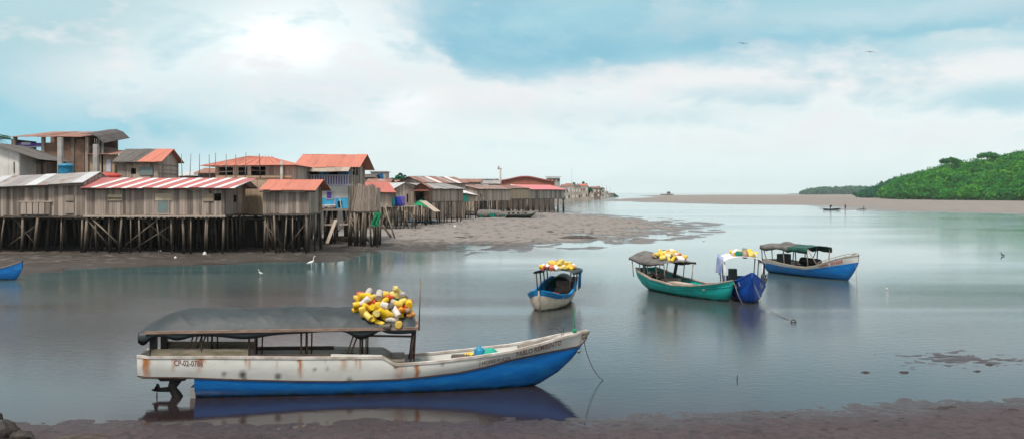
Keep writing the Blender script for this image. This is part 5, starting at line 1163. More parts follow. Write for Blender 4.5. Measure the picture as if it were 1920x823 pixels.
pile(D, 13, 2.6, .1, .95, .6, {'yellow': .38, 'green': .12, 'white': .3, 'brown': .1, 'black': .05, 'pale yellow': .1}, 'the deep blue boat', 'plastic floats on the deep blue boat', sc=1.25, top=.1, seed=23)
# ropes of the pair
tp = D.M @ Vector((6.9, .1, .9)); e_ = G(1480, 600)
mb = MB(); mb.tube([(0, 0, 0), (e_-tp)*.25+Vector((0, 0, -.45)), (e_-tp)*.5+Vector((0, 0, -.40)), (e_-tp)*.8+Vector((0, 0, -.15)), e_-tp], .012, 5); o = mb.build('mooring_rope', 'rope'); o.location = tp; tag(o, 'thin mooring line from the deep blue boat to the small ring float', 'rope')
tp = Cb.M @ Vector((7.46, 0, .95)); e_ = G(1392, 570)
mb = MB(); mb.tube([(0, 0, 0), (e_-tp)*.5+Vector((0, 0, -.08)), e_-tp], .016, 5); o = mb.build('mooring_rope', 'rope'); o.location = tp; tag(o, 'grey rope from the turquoise bow down across the deep blue hull', 'rope')
mb = MB(); pts = [(.16*math.cos(t), .05*math.sin(t*.5), .02+.17*math.sin(t)) for t in np.linspace(-.2, math.pi+.2, 12)]; mb.tube(pts, .04, 7); mb.tube([(-.15, 0, -.01), (.1, .05, .02)], .05, 6); o = mb.build('ring_float', 'driftwood'); o.scale = (.55, .55, .55); o.location = G(1488, 604); tag(o, 'small dark ring shaped float at the end of the thin mooring line', 'float')

# ---- boat E: blue and white boat at right
he = R(-63); LE = 6.9; E = Boat('white_launch', 'blue boat with white upper side and grey and green tarp canopy at the right', 'boat', (16.42, 58.8, 0), he, LE,
          dict(bs=[(0, .78), (1.5, .95), (3.7, 1.0), (5.2, .78), (6.3, .36), (6.9, .05)], bc=[(0, .72), (1.5, .88), (3.7, .92), (5.2, .66), (6.3, .26), (6.9, .02)],
               zs=[(0, .84), (1.5, .72), (3.0, .60), (3.7, .60), (4.5, .74), (5.4, 1.08), (6.3, 1.36), (6.9, 1.46)], zc=[(0, .62), (2, .50), (3.7, .46), (4.6, .60), (5.6, .80), (6.9, 1.08)], zk=[(0, -.15), (5.7, -.2), (6.15, -.02), (6.5, .38), (6.8, .82), (6.9, 1.05)]))
E.hull('blue_hull', 'white_hull', n=60, zfl=.36, mg='gunwale', nv=3)
E.canopy(-.05, 3.95, .98, 1.74, .10, None, 54, 18, flap=.26, wr=.09, seed=27, p=1.8, mats=['tarp_grey', 'tarp_dkgreen'], mi=[(-.05, 2.35), (2.35, 3.95)])
for x, m_ in ((0, 'plank_pale'), (.9, 'plank'), (1.9, 'plank'), (2.9, 'iron'), (3.85, 'plank')):
    for sg in (-1, 1): E.post(x, sg*.82, .55, x, sg*.92, 1.72, .035, m_)
E.post(4.4, -.6, .7, 3.9, -.9, 1.7, .028, 'plank', 'strut'); E.post(2.5, .7, .6, 2.9, .9, 1.7, .028, 'plank', 'strut'); E.post(.4, -.8, .7, .1, -.9, 1.6, .028, 'plank', 'strut')
mb = MB(); mb.box(.8, 1.35, -.4, .25, .38, 1.22); mb.build('engine_box', 'cowling', E.root)
mb = MB(); mb.tube([(2.2, .3, .85), (3.6, .35, .8)], .24, 8); mb.box(2.2, 3.6, -.1, .7, .38, .62); mb.build('covered_load', 'black_plastic', E.root)
mb = MB(); mb.box(1.5, 3.3, -.86, -.5, .40, .62); mb.build('side_bench', 'deck', E.root)
for sg in (-1, 1):
    pts = []
    for x in np.linspace(4.6, 6.8, 9): q = E.sec(x); pts.append((x, sg*q[6]*.9, q[3]+.14))
    mb = MB(); mb.tube(pts, .022, 6)
    for p_ in pts[::2]: mb.tube([(p_[0], p_[1], p_[2]-.14), p_], .018, 5)
    mb.build('bow_rail', 'gunwale', E.root)
rd = random.Random(3)
for (xa, xb) in ((4.75, 5.25), (5.45, 6.05)):
    rl = MB(); x = xa
    while x < xb:
        w_ = rd.uniform(.05, .09); zc_, zs_ = E.sec(x)[2], E.sec(x)[3]; z0_ = zc_+(zs_-zc_)*rd.uniform(.22, .3); z1_ = zc_+(zs_-zc_)*rd.uniform(.66, .78)
        rl.add([E.side(x, z0_, -1, .015), E.side(x+w_, z0_, -1, .015), E.side(x+w_, z1_, -1, .015), E.side(x, z1_, -1, .015)], [(0, 1, 2, 3)]); x += w_+rd.uniform(.012, .03)
    rl.build('faded_sign_patch', 'redlet', E.top)
tp = E.M @ Vector((6.75, -.05, 1.0)); e_ = G(1607, 545)
mb = MB(); mb.tube([(0, 0, 0), (e_-tp)*.5+Vector((0, 0, -.08)), e_-tp], .014, 5); o = mb.build('mooring_rope', 'rope'); o.location = tp; tag(o, 'mooring rope hanging straight from the bow of the rightmost boat', 'rope')
mb = MB(); mb.grid([[(.6*math.cos(t)*r_, .4*math.sin(t)*r_, .18*(1-r_*r_)) for t in np.linspace(0, 6.2832, 16)] for r_ in (0.01, .4, .75, 1)], 0, .5, True, .015)
small('tarp_bundle', mb, 'tarp_grey', E, 1.3, 0, E.surf(1.3, 0)-.02, 'grey tarp bundle on top of the rightmost boat canopy', 'tarp')

# ---- boat F, cut by the left edge
Fb = Boat('blue_canoe', 'blue wooden canoe with a pale inside at the left edge, bow to the right', 'boat', (-34.4, 54.4, 0), R(-8), 6.4,
          dict(bs=[(0, .5), (2, .75), (4, .72), (5.5, .4), (6.4, .04)], zs=[(0, .6), (2.5, .45), (4.4, .5), (5.6, .78), (6.4, 1.08)], zc=[(0, .3), (4.4, .3), (5.6, .42), (6.4, .62)], zk=[(0, -.15), (5.5, -.15), (6.0, .0), (6.25, .35), (6.4, .7)]))
Fb.hull('blue_hull', 'blue_hull', n=40, zfl=.15, mg='plank_pale', mfl='plank_pale', gw=.12)
# ---- boats stranded on the mud
def stranded(name, lab, px, py, yaw, L, T, ml, mtp, mg='gunwale', zoff=0.05):
    z = .3; p = G(px, py, z); z = ground_z(p.x, p.y); b = Boat(name, lab, 'boat', (p.x, p.y, z-zoff), yaw, L, T); b.hull(ml, mtp, n=24, mg=mg, nv=2); return b
S1 = stranded('stranded_boat', 'dark green boat with pale slotted upper side stranded before the pier house', 946, 410, R(4), 6.0,
              dict(bs=[(0, .9), (3, 1.1), (5, .7), (6, .05)], zs=[(0, 1.15), (4, 1.15), (6, 1.3)], zc=[(0, .6), (4, .62), (6, .95)], zk=[(0, .0), (4.8, 0), (5.3, .3), (6, 1.0)]), 'cowling', 'concrete')
for x in (.5, 1.3, 2.2, 2.9, 3.5):
    mb = MB(); mb.add([S1.side(x+a_, z, -1, .012) for a_, z in ((0, .74), (.42, .74), (.42, 1.02), (0, 1.02))], [(0, 1, 2, 3)]); mb.build('window', 'dark', S1.root)
mb = MB(); mb.bar((-.1, -1.1, -.02), (.6, -1.15, 1.2), .12, .1); mb.bar((4.7, -1.0, 0), (6.1, -.4, 1.2), .14, .1); mb.build('support_prop', 'plank_pale', S1.root)
S2 = stranded('stranded_boat', 'grey boat covered by tarps with turquoise patches, left of the dark green stranded boat', 895, 409, R(3), 5.8,
              dict(bs=[(0, .8), (3, 1.1), (5, .8), (5.8, .1)], zs=[(0, .9), (3, .8), (5.8, .9)], zc=[(0, .5), (5.8, .6)], zk=[(0, 0), (5, 0), (5.8, .5)]), 'tarp_grey', 'tarp_grey')
S2.canopy(-.1, 5.2, 1.1, .92, .6, 'tarp_grey', 30, 12, flap=.7, wr=.12, seed=31, hip=(.4, 2.0))
for x in (.3, 2.2, 4.3):
    mb = MB(); mb.grid([[(x+i*.16*(1.7 if x == 2.2 else 1), -1.22-.05*math.sin(i*2), .1+j*.16*(1.6 if x == 2.2 else 1)) for j in range(4)] for i in range(5)], 0, .5, True, .02); mb.build('tarp_patch', 'greentarp', S2.root)
S3 = stranded('stranded_canoe', 'thin dark teal canoe lying on the mud below the green awning', 763, 419, R(-6), 4.4, dict(bs=[(0, .1), (1, .4), (3, .4), (4.4, .04)], zs=[(0, .38), (2, .30), (4.4, .42)], zc=[(0, .2), (4.4, .22)], zk=[(0, .12), (.6, 0), (3.8, 0), (4.4, .25)]), 'tarp_dkgreen', 'bluetarp', None)
p = G(1012, 408.5, .3); mb = MB(); mb.lathe([(1.2, 0), (1.0, .3), (.6, .62), (.1, .72)], 10); mb.v = [(x*1.3+.1*math.sin(y*5), y, z+.06*math.sin(x*7)) for x, y, z in mb.v]; o = mb.build('mud_heap', 'tarp_grey'); o.location = (p.x, p.y, .2); tag(o, 'small grey mound beside the bow of the dark green stranded boat', 'mound')
p = G(1551, 393, .1); P2 = Boat('fishing_canoe', 'dark canoe at the edge of the sandbank with a person bending in it', 'boat', (p.x-1.2, p.y, .0), R(-3), 5.0, dict(bs=[(0, .1), (1, .45), (4, .4), (5, .04)], zs=[(0, .45), (2, .32), (5, .55)], zc=[(0, .2), (5, .3)], zk=[(0, .1), (.7, -.05), (4, -.05), (5, .3)]))
P2.hull('cowling', 'cowling', n=24, zfl=.1, mg=None)
# boat with a hut far out
p = G(1238, 366); FB = Boat('anchored_barge', 'tiny low barge with a brown hut far out near the horizon', 'boat', (p.x, p.y, 0), R(5), 26, dict(bs=[(0, 2), (10, 3), (22, 2), (26, .2)], zs=[(0, 1.6), (26, 2.2)], zc=[(0, .8), (26, 1.2)], zk=[(0, -.2), (22, -.2), (26, 1)]))
FB.hull('deck', 'plank', n=20, zfl=.8, mg=None)
mb = MB(); mb.box(13, 19, -2, 2, .8, 4.6); mb.hexa([(12.4, -2.5, 4.6), (19.6, -2.5, 4.6), (19.6, 2.5, 4.6), (12.4, 2.5, 4.6), (14.5, -.3, 6.6), (17.5, -.3, 6.6), (17.5, .3, 6.6), (14.5, .3, 6.6)]); mb.build('hut', 'plank_dark', FB.root)
mb = MB(); mb.box(2, 9, -2, 2, .8, 2.8); mb.build('white_load', 'tarp_white', FB.root)

# ------------------------------------------------------------------ birds and people
def egret(px, py, hgt, lab, face=1):
    p = G(px, py); k = hgt/.9
    r_ = empty('egret', p, 0 if face > 0 else math.pi, lab, 'bird'); mb = MB(); s = k
    body = [(-.36, 0, .30), (-.25, 0, .34), (-.08, 0, .39), (.06, 0, .43), (.13, 0, .49), (.155, 0, .57), (.15, 0, .66), (.165, 0, .76), (.205, 0, .83), (.25, 0, .86), (.29, 0, .855)]
    rad = [.015, .055, .095, .09, .055, .034, .027, .024, .026, .034, .018]
    mb.tube([Vector(q)*s for q in body], [q*s for q in rad], 10)
    for y in (-.03, .03):
        mb.tube([Vector((-.02, y, .33))*s, Vector((.02, y, .15))*s, Vector((-.01, y, -.06))*s], [.02*s, .01*s, .009*s], 5)
    mb.build('body', 'egret', r_)
    b_ = MB(); b_.tube([Vector((.285, 0, .855))*s, Vector((.40, 0, .845))*s], [.016*s, .003*s], 6); b_.build('beak', 'beak', r_)
egret(584, 501.5, .80, 'white egret wading in the shallows below the plank shed, its neck raised')
egret(488, 517, .42, 'small pale wading bird at the water edge left of the white egret', -1)
for px, py, lab in ((1393, 82, 'small dark bird gliding in front of the blue cloud, upper centre right'), (1632, 98, 'small dark bird gliding in the sky above the mangroves')):
    mb = MB(); d_ = 140; mb.tube([(-.28, 0, 0), (-.1, 0, .02), (.12, 0, .02), (.25, 0, 0)], [.02, .07, .07, .02], 8)
    for s in (-1, 1):
        P = [[(.10-.05*i/4, s*(.05+.19*i), .05*math.sin(i*.8)), (-.12+.03*i, s*(.05+.19*i), .05*math.sin(i*.8))] for i in range(5)]; mb.grid(P, 0, .5, True, .015)
    o = mb.build('bird', 'black_plastic'); o.location = W(px, py, d_); o.rotation_euler = (R(8), R(5), R(80)); tag(o, lab, 'bird')
mb = MB(); mb.tube([(-.18, 0, .06), (-.05, 0, .1), (.08, 0, .12), (.12, 0, .2), (.11, 0, .30), (.17, 0, .33), (.24, 0, .32)], [.02, .08, .07, .035, .03, .04, .008], 8); mb.v = [(-x*1.3, y*1.3, z*1.2) for x, y, z in mb.v]
o = mb.build('floating_bird', 'driftwood'); o.scale = (.7, .7, .7); o.location = G(1880, 479.5); tag(o, 'small brown bird floating on the open water near the right edge', 'bird')

def person(loc, rz, J, lab, top_m, hair='cloth_dark', leg_m='cloth_dark'):
    """J: joint dict in metres; one skinned continuous body, clothing as slightly larger children"""
    r_ = empty('person', loc, rz, lab, 'person')
    def skin(name, verts, edges, rad, m):
        me = bpy.data.meshes.new(name); me.from_pydata(verts, edges, []); me.materials.append(mat[m]); o = bpy.data.objects.new(name, me); C.objects.link(o); o.parent = r_
        sk = o.modifiers.new('Skin', 'SKIN'); lay = me.skin_vertices[0].data if me.skin_vertices else None
        if lay is None:
            o.modifiers.remove(sk); bpy.context.view_layer.objects.active = o; sk = o.modifiers.new('Skin', 'SKIN')
            try: lay = me.attributes and me.skin_vertices[0].data
            except Exception: lay = None
        if lay:
            for i, q in enumerate(rad): lay[i].radius = (q, q)
            lay[0].use_root = True
        ss = o.modifiers.new('Subdivision', 'SUBSURF'); ss.levels = 1; ss.render_levels = 1; return o
    names = list(J); V = [J[n][0] for n in names]; rd_ = [J[n][1] for n in names]
    E_ = [('pelvis', 'chest'), ('chest', 'neck'), ('neck', 'head'), ('head', 'crown'), ('pelvis', 'knee_l'), ('knee_l', 'foot_l'), ('pelvis', 'knee_r'), ('knee_r', 'foot_r'), ('chest', 'elbow_l'), ('elbow_l', 'hand_l'), ('chest', 'elbow_r'), ('elbow_r', 'hand_r')]
    E_ = [(names.index(a), names.index(b)) for a, b in E_]
    mb = MB()
    seq = lambda l, f=1.0: ([J[n][0] for n in l], [J[n][1]*f for n in l])
    o = skin('body', V, E_, rd_, 'skin')
    mb = MB(); p_, q_ = seq(['pelvis', 'chest', 'neck'], 1.35); q_[-1] *= .7; mb.tube(p_, q_, 10)
    for s in 'lr': p_, q_ = seq(['chest', 'elbow_'+s], 1.3); mb.tube(p_, [q_[0]*.5, q_[1]], 8)
    mb.build('shirt', top_m, r_)
    mb = MB()
    for s in 'lr': p_, q_ = seq(['pelvis', 'knee_'+s], 1.25); mb.tube(p_, [q_[0]*.75, q_[1]], 8)
    mb.build('shorts', leg_m, r_)
    mb = MB(); c_ = Vector(J['crown'][0]); mb.lathe([(.02, .1), (.075, .07), (.1, .0), (.095, -.05)], 8, 0, None, Matrix.Translation(c_)); mb.build('hair', hair, r_)
    return r_
bend = dict(pelvis=((0, 0, .88), .13), chest=((.34, 0, 1.12), .15), neck=((.50, 0, 1.16), .06), head=((.58, 0, 1.15), .09), crown=((.66, 0, 1.18), .08), knee_l=((.06, .12, .46), .075), foot_l=((-.02, .13, .03), .055),
            knee_r=((.08, -.12, .46), .075), foot_r=((0, -.14, .03), .055), elbow_l=((.40, .2, .82), .05), hand_l=((.52, .15, .55), .04), elbow_r=((.42, -.2, .82), .05), hand_r=((.55, -.15, .55), .04))
stand = dict(pelvis=((0, 0, .9), .13), chest=((.03, 0, 1.3), .15), neck=((.04, 0, 1.48), .06), head=((.06, 0, 1.57), .09), crown=((.06, 0, 1.66), .085), knee_l=((.1, .1, .48), .075), foot_l=((.12, .12, .03), .055),
             knee_r=((-.02, -.1, .48), .075), foot_r=((-.12, -.12, .03), .055), elbow_l=((.05, .26, 1.08), .05), hand_l=((.18, .24, .88), .04), elbow_r=((0, -.26, 1.08), .05), hand_r=((.12, -.25, .88), .04))
p = P2.M @ Vector((2.0, 0, .12)); person(p, R(20), stand | bend, 'person in dark clothes bending in the dark canoe at the sandbank', 'cloth_dark')
p = G(1585, 393.3, .05); person((p.x, p.y, max(ground_z(p.x, p.y), -.1)), R(100), stand, 'person in a brick red shirt standing on the sandbank edge right of the dark canoe', 'cloth_red')
p = G(1619, 393.5, .05); mb = MB(); mb.tube([(-2.0, 0, .1), (-.6, 0, .25), (.4, .1, .2), (1.0, 0, .12)], [.06, .14, .12, .04], 6); mb.tube([(0, 0, .1), (.1, 0, .9), (.05, 0, 1.3)], [.1, .07, .03], 6); mb.tube([(.05, 0, .6), (.5, 0, .9)], [.05, .02], 5)
o = mb.build('driftwood', 'driftwood'); o.location = (p.x, p.y, ground_z(p.x, p.y)); tag(o, 'dark driftwood snag at the edge of the sandbank right of the two people', 'driftwood')

# ------------------------------------------------------------------ things on the mud
def lump(name, px, py, L, wd, h_, m, lab, cat, rz=0, group=None, z=None):
    p = G(px, py, .1); z = ground_z(p.x, p.y) if z is None else z; mb = MB(); n = 12; P = []
    for i in range(n+1):
        t = i/n; r_ = math.sin(math.pi*min(max(t, .03), .97))**.6; P.append([(L*(t-.5), wd*.5*r_*math.cos(a)+U(-.1, .1)*wd*.3, h_*r_*math.sin(a)*(1+U(-.2, .2))) for a in np.linspace(-.3, math.pi+.3, 9)])
    mb.grid(P, 0, .5, True); o = mb.build(name, m); o.location = (p.x, p.y, z-.02); o.rotation_euler = (0, 0, rz); tag(o, lab, cat, group); return o
lump('driftwood', 1084, 446.5, 4.2, .9, .35, 'driftwood', 'dark log lying on the far mud flat above the small canopied boat', 'driftwood', R(3))
lump('driftwood', 135, 489, 2.0, .25, .14, 'driftwood', 'dark beam lying on the mud between the canoe and the plank house', 'driftwood', R(4))
lump('driftwood', 16, 482.5, 3.6, .2, .15, 'driftwood', 'long dark beam on the mud behind the blue canoe at the left edge', 'driftwood', R(-1))
lump('plank', 205, 473, 3.4, .3, .1, 'plank_pale', 'pale grey plank lying on the mud under the striped roof house', 'plank', R(1))
for px, py, sz, lab in ((324, 467, .45, 'white plastic bag under the striped roof house'), (300, 477, .22, 'small white scrap on the mud left of the plastic bag'), (384, 480, .32, 'white crumpled litter below the right end of the striped house'), (400, 472, .2, 'pale scrap between the stilts under the right end of the striped house'),
                        (329, 484, .2, 'pale scrap at the foot of the mud slope below the plastic bag'), (625, 450, .25, 'pale scrap at the foot of the gangplank of the blue house'), (566, 470, .2, 'pale scrap on the mud in front of the plank shed'), (853, 431, .35, 'whitish scrap out on the mud flat')):
    lump('litter', px, py, sz*1.4, sz, sz*.8, 'debris', lab, 'litter', U(0, 3))
lump('driftwood', 861, 448, 1.6, .5, .12, 'driftwood', 'small dark patch of weed wood on the grey mud flat', 'driftwood')
lump('driftwood', 1030, 436, 1.2, .4, .12, 'driftwood', 'tiny dark stub on the grey mud flat toward the dark log', 'driftwood')
lump('mud_mound', 650, 456, 5.5, 2.2, .45, 'tan_mud', 'low tan heap of mud and rubbish before the blue house and plank privy', 'mud heap', R(4))
lump('upturned_hull', 560, 462, 3.2, 1.2, .7, 'plank_dark', 'dark broken hull lying under the plank shed', 'wreck', R(20))
lump('rock', 6, 818, .62, .5, .26, 'rock', 'dark wet rock at the bottom left corner, larger one', 'rock', R(30), z=.18)
lump('rock', 40, 823, .5, .4, .12, 'rock', 'dark wet rock beside the larger one in the bottom left corner', 'rock', R(-10), z=.18)
lump('rock', -4, 784, .22, .2, .15, 'rock', 'small dark stone at the left edge above the two corner rocks', 'rock', R(-10), z=.12)
lump('driftwood', 160, 811, .34, .09, .06, 'driftwood', 'short black stick on the near mud, left one of a pair', 'driftwood', R(6))
lump('driftwood', 192, 812, .40, .12, .08, 'driftwood', 'short black stick on the near mud, right one of a pair', 'driftwood', R(-8))
lump('driftwood', 150, 822, 1.1, .14, .10, 'driftwood', 'long dark stick along the bottom edge of the near mud', 'driftwood', R(2))
for i, (px, py, s) in enumerate(((1768, 760, .22), (1785, 759, .2), (1470, 776, .14), (1640, 787, .18), (1580, 806, .2), (1695, 691, .26), (1708, 715, .2), (1623, 691, .3), (1855, 677, .2), (1832, 689, .24), (1562, 684, .16), (1545, 806, .16), (1690, 782, .14), (1900, 768, .2), (1230, 800, .12), (980, 806, .12), (1420, 812, .16))):
    lump('mud_clod', px, py, s*1.5, s*.6, s*.28, 'rock', 'small dark clod on the wet mud at the lower right', 'clod', U(-.3, .3), 'dark clods on the near mud')
mb = MB(); mb.tube([(0, 0, -.2), (.02, 0, 1.1)], .03, 6); o = mb.build('stake', 'stilt'); o.location = G(1382, 712); tag(o, 'lone faint stake in the calm water at the lower right', 'stake'); o.scale = (.4, .4, .12)
mb = MB(); mb.lathe([(.02, -.06), (.08, -.03), (.09, .04), (.03, .1)], 10); o = mb.build('buoy', 'debris'); o.location = G(1663, 542); o.scale = (.8, .8, .8); tag(o, 'tiny white buoy on the open water right of the rightmost boat', 'buoy')
mb = MB(); mb.lathe([(.02, -.06), (.10, -.03), (.11, .06), (.03, .14)], 10); o = mb.build('buoy', 'debris'); o.location = G(1319, 452); tag(o, 'tiny white buoy near the tip of the mud flat', 'buoy')

# ------------------------------------------------------------------ trees
rng = np.random.default_rng(3)
def leaf_cloud(cx, cy, cz, rx, ry, rz, n, size, shell=.55):
    u = rng.normal(size=(n, 3)); u /= np.linalg.norm(u, axis=1)[:, None]
    r = rng.uniform(shell, 1, n)**.7
    lob = 1+.22*np.sin(u[:, 0]*4+cx)+.18*np.sin(u[:, 1]*5+cy)+.15*np.sin(u[:, 2]*6+cx*.7)
    c = u*(r*lob)[:, None]*np.array([rx, ry, rz])+np.array([cx, cy, cz])
    nrm = u+rng.normal(size=(n, 3))*.7+np.array([0, 0, .4]); nrm /= np.linalg.norm(nrm, axis=1)[:, None]
    a = np.cross(nrm, rng.normal(size=(n, 3))); a /= np.linalg.norm(a, axis=1)[:, None]; b = np.cross(nrm, a)
    s = (size*rng.uniform(.6, 1.3, n))[:, None]
    return np.stack([c-a*s*.5-b*s*.35, c+a*s*.5-b*s*.35, c+a*s*.5+b*s*.35, c-a*s*.5+b*s*.35], 1)
def forest(name, crowns, n, size, m, lab):
    V = []; T = []
    for (x, y, z, r, rz_) in crowns:
        V.append(leaf_cloud(x, y, z, r, r, rz_, n, size)); t = rng.normal(.52, .17); T.append(np.clip(t+rng.normal(0, .14, n), 0, 1))
    me = quad_mesh(name, np.concatenate(V), np.concatenate(T), mat[m]); o = bpy.data.objects.new(name, me); C.objects.link(o); tag(o, lab, None, None, 'stuff'); return o
# front edge of the mangroves on the sandbank, and the rising ground they stand on
fr = [(1665, 373.0), (1700, 374.8), (1760, 375.8), (1850, 376.6), (1920, 377.2), (2020, 379), (2150, 382), (2350, 388)]
pf = [G(*q)[:2] for q in fr]
def front_y(x): return float(np.interp(x, [q[0] for q in pf], [q[1] for q in pf]))
sky = [(1640, 362), (1665, 350), (1700, 328), (1740, 319), (1765, 309), (1800, 300), (1850, 296), (1890, 286), (1920, 279), (2000, 268), (2200, 250), (2400, 240)]
crowns = []; trunks = MB()
for row in range(9):
    for i in range(42):
        x = 200+i*8.6+U(-3.4, 3.4); fy = float(np.interp(-x, [-q[0] for q in sorted(pf, reverse=True)], [q[1] for q in sorted(pf, reverse=True)])) if False else None
        px_t = 0
        # walk along the front line by parameter
        t = i/41*(len(pf)-1); k_ = min(int(t), len(pf)-2); f_ = t-k_
        bx = pf[k_][0]+(pf[k_+1][0]-pf[k_][0])*f_+U(-3, 3); by = pf[k_][1]+(pf[k_+1][1]-pf[k_][1])*f_
        y = by+4+row*13+U(-4, 4); x = bx*y/by*.5+bx*.5+row*3
        pxx = CX+F*x/y; zsky = zz(float(np.interp(pxx, [q[0] for q in sky], [q[1] for q in sky])), y)
        hgt = min(7.5+row*3.4+U(-1, 2.4), zsky-U(.4, 2.2))
        if hgt < 2.5: continue
        r_ = U(4.2, 6.6)
        if row == 0: crowns.append((x, y, max(hgt*.40, 1.8), r_, hgt*.40))
        crowns.append((x, y+1.5, max(hgt-r_*.8, hgt*.5), r_, r_*.8))
forest('mangrove_wood', crowns, 820, .95, 'mangrove', 'dense green mangrove wood rising along the right side behind the sandbank')
# ground under the wood
vs = []; hv = MB()
P = []
for i in range(30):
    t = i/29*(len(pf)-1); k_ = min(int(t), len(pf)-2); f_ = t-k_
    bx = pf[k_][0]+(pf[k_+1][0]-pf[k_][0])*f_; by = pf[k_][1]+(pf[k_+1][1]-pf[k_][1])*f_
    row = []
    for j in range(9):
        y = by+3+j*16; x = bx*y/by*.5+bx*.5+j*3.4; pxx = CX+F*x/y
        z = min(.3+max(j-.6, 0)*3.0, max(zz(float(np.interp(pxx, [q[0] for q in sky], [q[1] for q in sky])), y)-7.5, .1)); row.append((x, y, z))
    P.append(row)
hv.grid(P, 0, .5, True); tag(hv.build('hill', M('forest_floor', (.03, .05, .02), (.02, .03, .015), .2, .95)), 'dark rising ground under the mangrove wood', None, None, 'structure')
# two trees that stand out on the skyline, and roots along the front
def tree(px, ytop, d_, r_, lab):
    zt_ = zz(ytop, d_); p = W(px, HY, d_); t = empty('mangrove_tree', (p.x, d_, zt_-17), 0, lab, 'tree')
    mb = MB(); 
    for k_ in range(5):
        a = k_*1.3; mb.tube([(0, 0, 0), (.6*math.cos(a), .6*math.sin(a), 6), (2.2*math.cos(a), 2.2*math.sin(a), 10.5), (r_*.6*math.cos(a), r_*.6*math.sin(a), 14.5)], [.4, .28, .16, .08], 6, 0, .3)
    mb.build('trunk', 'concrete', t)
    V = []
    for k_ in range(11):
        a = k_*2.4; rr = r_*.75*math.sqrt(k_/11); V.append(leaf_cloud(rr*math.cos(a), rr*math.sin(a), 14.6-rr*.32, r_*.42, r_*.42, 1.5, 130, .95, .3))
    V = np.concatenate(V); me = quad_mesh('crown', V, np.clip(rng.normal(.25, .2, len(V)), 0, 1), mat['mangrove']); o = bpy.data.objects.new('crown', me); C.objects.link(o); o.parent = t
tree(1782, 292.5, 640, 7, 'spreading tree standing above the mangrove skyline, left one, with sky showing through')
tree(1853, 282.5, 630, 7, 'spreading tree standing above the mangrove skyline, right one, with pale limbs')
# the further point of mangroves
crowns = []
for i in range(46):
    px = U(1622, 1716); y = U(820, 930); top_ = zz(float(np.interp(px, [1618, 1640, 1665, 1690, 1716], [364, 352, 342, 334, 330])), y); x = W(px, HY, y).x
    crowns.append((x, y, top_*.68, U(7, 9), top_*.34)); crowns.append((x, y-8, top_*.3, U(7, 9), top_*.32))
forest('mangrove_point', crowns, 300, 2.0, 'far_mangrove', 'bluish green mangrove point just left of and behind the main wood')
crowns = []
for i in range(110):
    px = U(1513, 1665); y = U(2300, 2480); top_ = zz(float(np.interp(px, [1508, 1525, 1560, 1600, 1640, 1680], [360.0, 353.5, 351.5, 350.5, 350.5, 351])), y); x = W(px, HY, y).x
    crowns.append((x, y, top_*.5, U(14, 20), top_*.5))
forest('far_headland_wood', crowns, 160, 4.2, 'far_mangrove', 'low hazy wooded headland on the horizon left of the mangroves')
hm = MB(); x0_, x1_ = W(1508, HY, 2400).x, W(1700, HY, 2400).x
hm.hexa([(x0_, 2290, -1), (x1_, 2290, -1), (x1_, 2600, -1), (x0_, 2600, -1), (x0_+20, 2310, 1.2), (x1_, 2310, 1.2), (x1_, 2580, 1.2), (x0_+20, 2580, 1.2)]); tag(hm.build('headland', mat['dark']), 'low dark shore of the far headland', None, None, 'structure')
# trees in the town
for px, ytop, d_, r_, lab in ((738, 331, 200, 2.6, 'dark green bushy tree on the skyline right of the blue tarp, left of a pair'), (752, 331.5, 205, 2.4, 'dark green bushy tree on the skyline, right of a pair behind the red roofs'), (905, 339, 250, 3.0, 'low dark tree on the skyline left of the street pole'),
                              (1090, 344, 640, 7, 'small dark tree above the tallest far town house'), (1118, 350, 760, 6, 'dark tree among the far town houses'), (1147, 363, 1050, 7, 'low tree at the far tip of the town')):
    p = W(px, HY, d_); zt_ = zz(ytop, d_); t = empty('bushy_tree', (p.x, d_, .5), 0, lab, 'tree'); mb = MB(); mb.tube([(0, 0, 0), (.1, 0, zt_*.5), (.3, 0, zt_*.8-.4)], [.3, .2, .1], 6); mb.build('trunk', 'stilt', t)
    V = np.concatenate([leaf_cloud(U(-.5, .5)*r_, U(-.5, .5)*r_, zt_-.5-r_*.55+U(-.25, .15)*r_, r_*.7, r_*.7, r_*.5, 130, r_*.28, .3) for _ in range(6)])
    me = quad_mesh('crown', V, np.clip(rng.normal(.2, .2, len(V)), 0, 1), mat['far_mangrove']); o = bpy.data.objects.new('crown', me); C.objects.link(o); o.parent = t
# palm at the left edge
p = W(-12, HY, 108); zt_ = zz(262, 108); t = empty('palm_tree', (p.x, 108, 1.0), 0, 'palm tree at the left edge, only a frond tip showing above the roofs', 'tree')
mb = MB(); mb.tube([(0, 0, 0), (.3, 0, zt_*.5), (.2, 0, zt_-1)], [.22, .17, .14], 8); mb.build('trunk', 'stilt', t)
V = []
for k_ in range(13):
    a = k_*2.4+.3; up = U(.3, 1.5)
    for i in range(22):
        s = i/21*2.9; cx_, cz_ = s*math.cos(.5)*.8, up*s*.55-.16*s*s; lf = .75*math.sin(math.pi*(i+2)/24)
        for sg in (-1, 1):
            c_ = Vector((cx_, 0, cz_)); tip_ = c_+Vector((.3*lf, sg*lf, -.28*lf)); w_ = Vector((.05, 0, 0)); R_ = Matrix.Rotation(a, 3, 'Z')
            V.append([tuple(R_ @ q+Vector((.2, 0, zt_-1))) for q in (c_-w_, c_+w_, tip_+w_*.4, tip_-w_*.4)])
V = np.array(V); me = quad_mesh('frond', V, np.clip(rng.normal(.4, .2, len(V)), 0, 1), mat['palm']); o = bpy.data.objects.new('frond', me); C.objects.link(o); o.parent = t

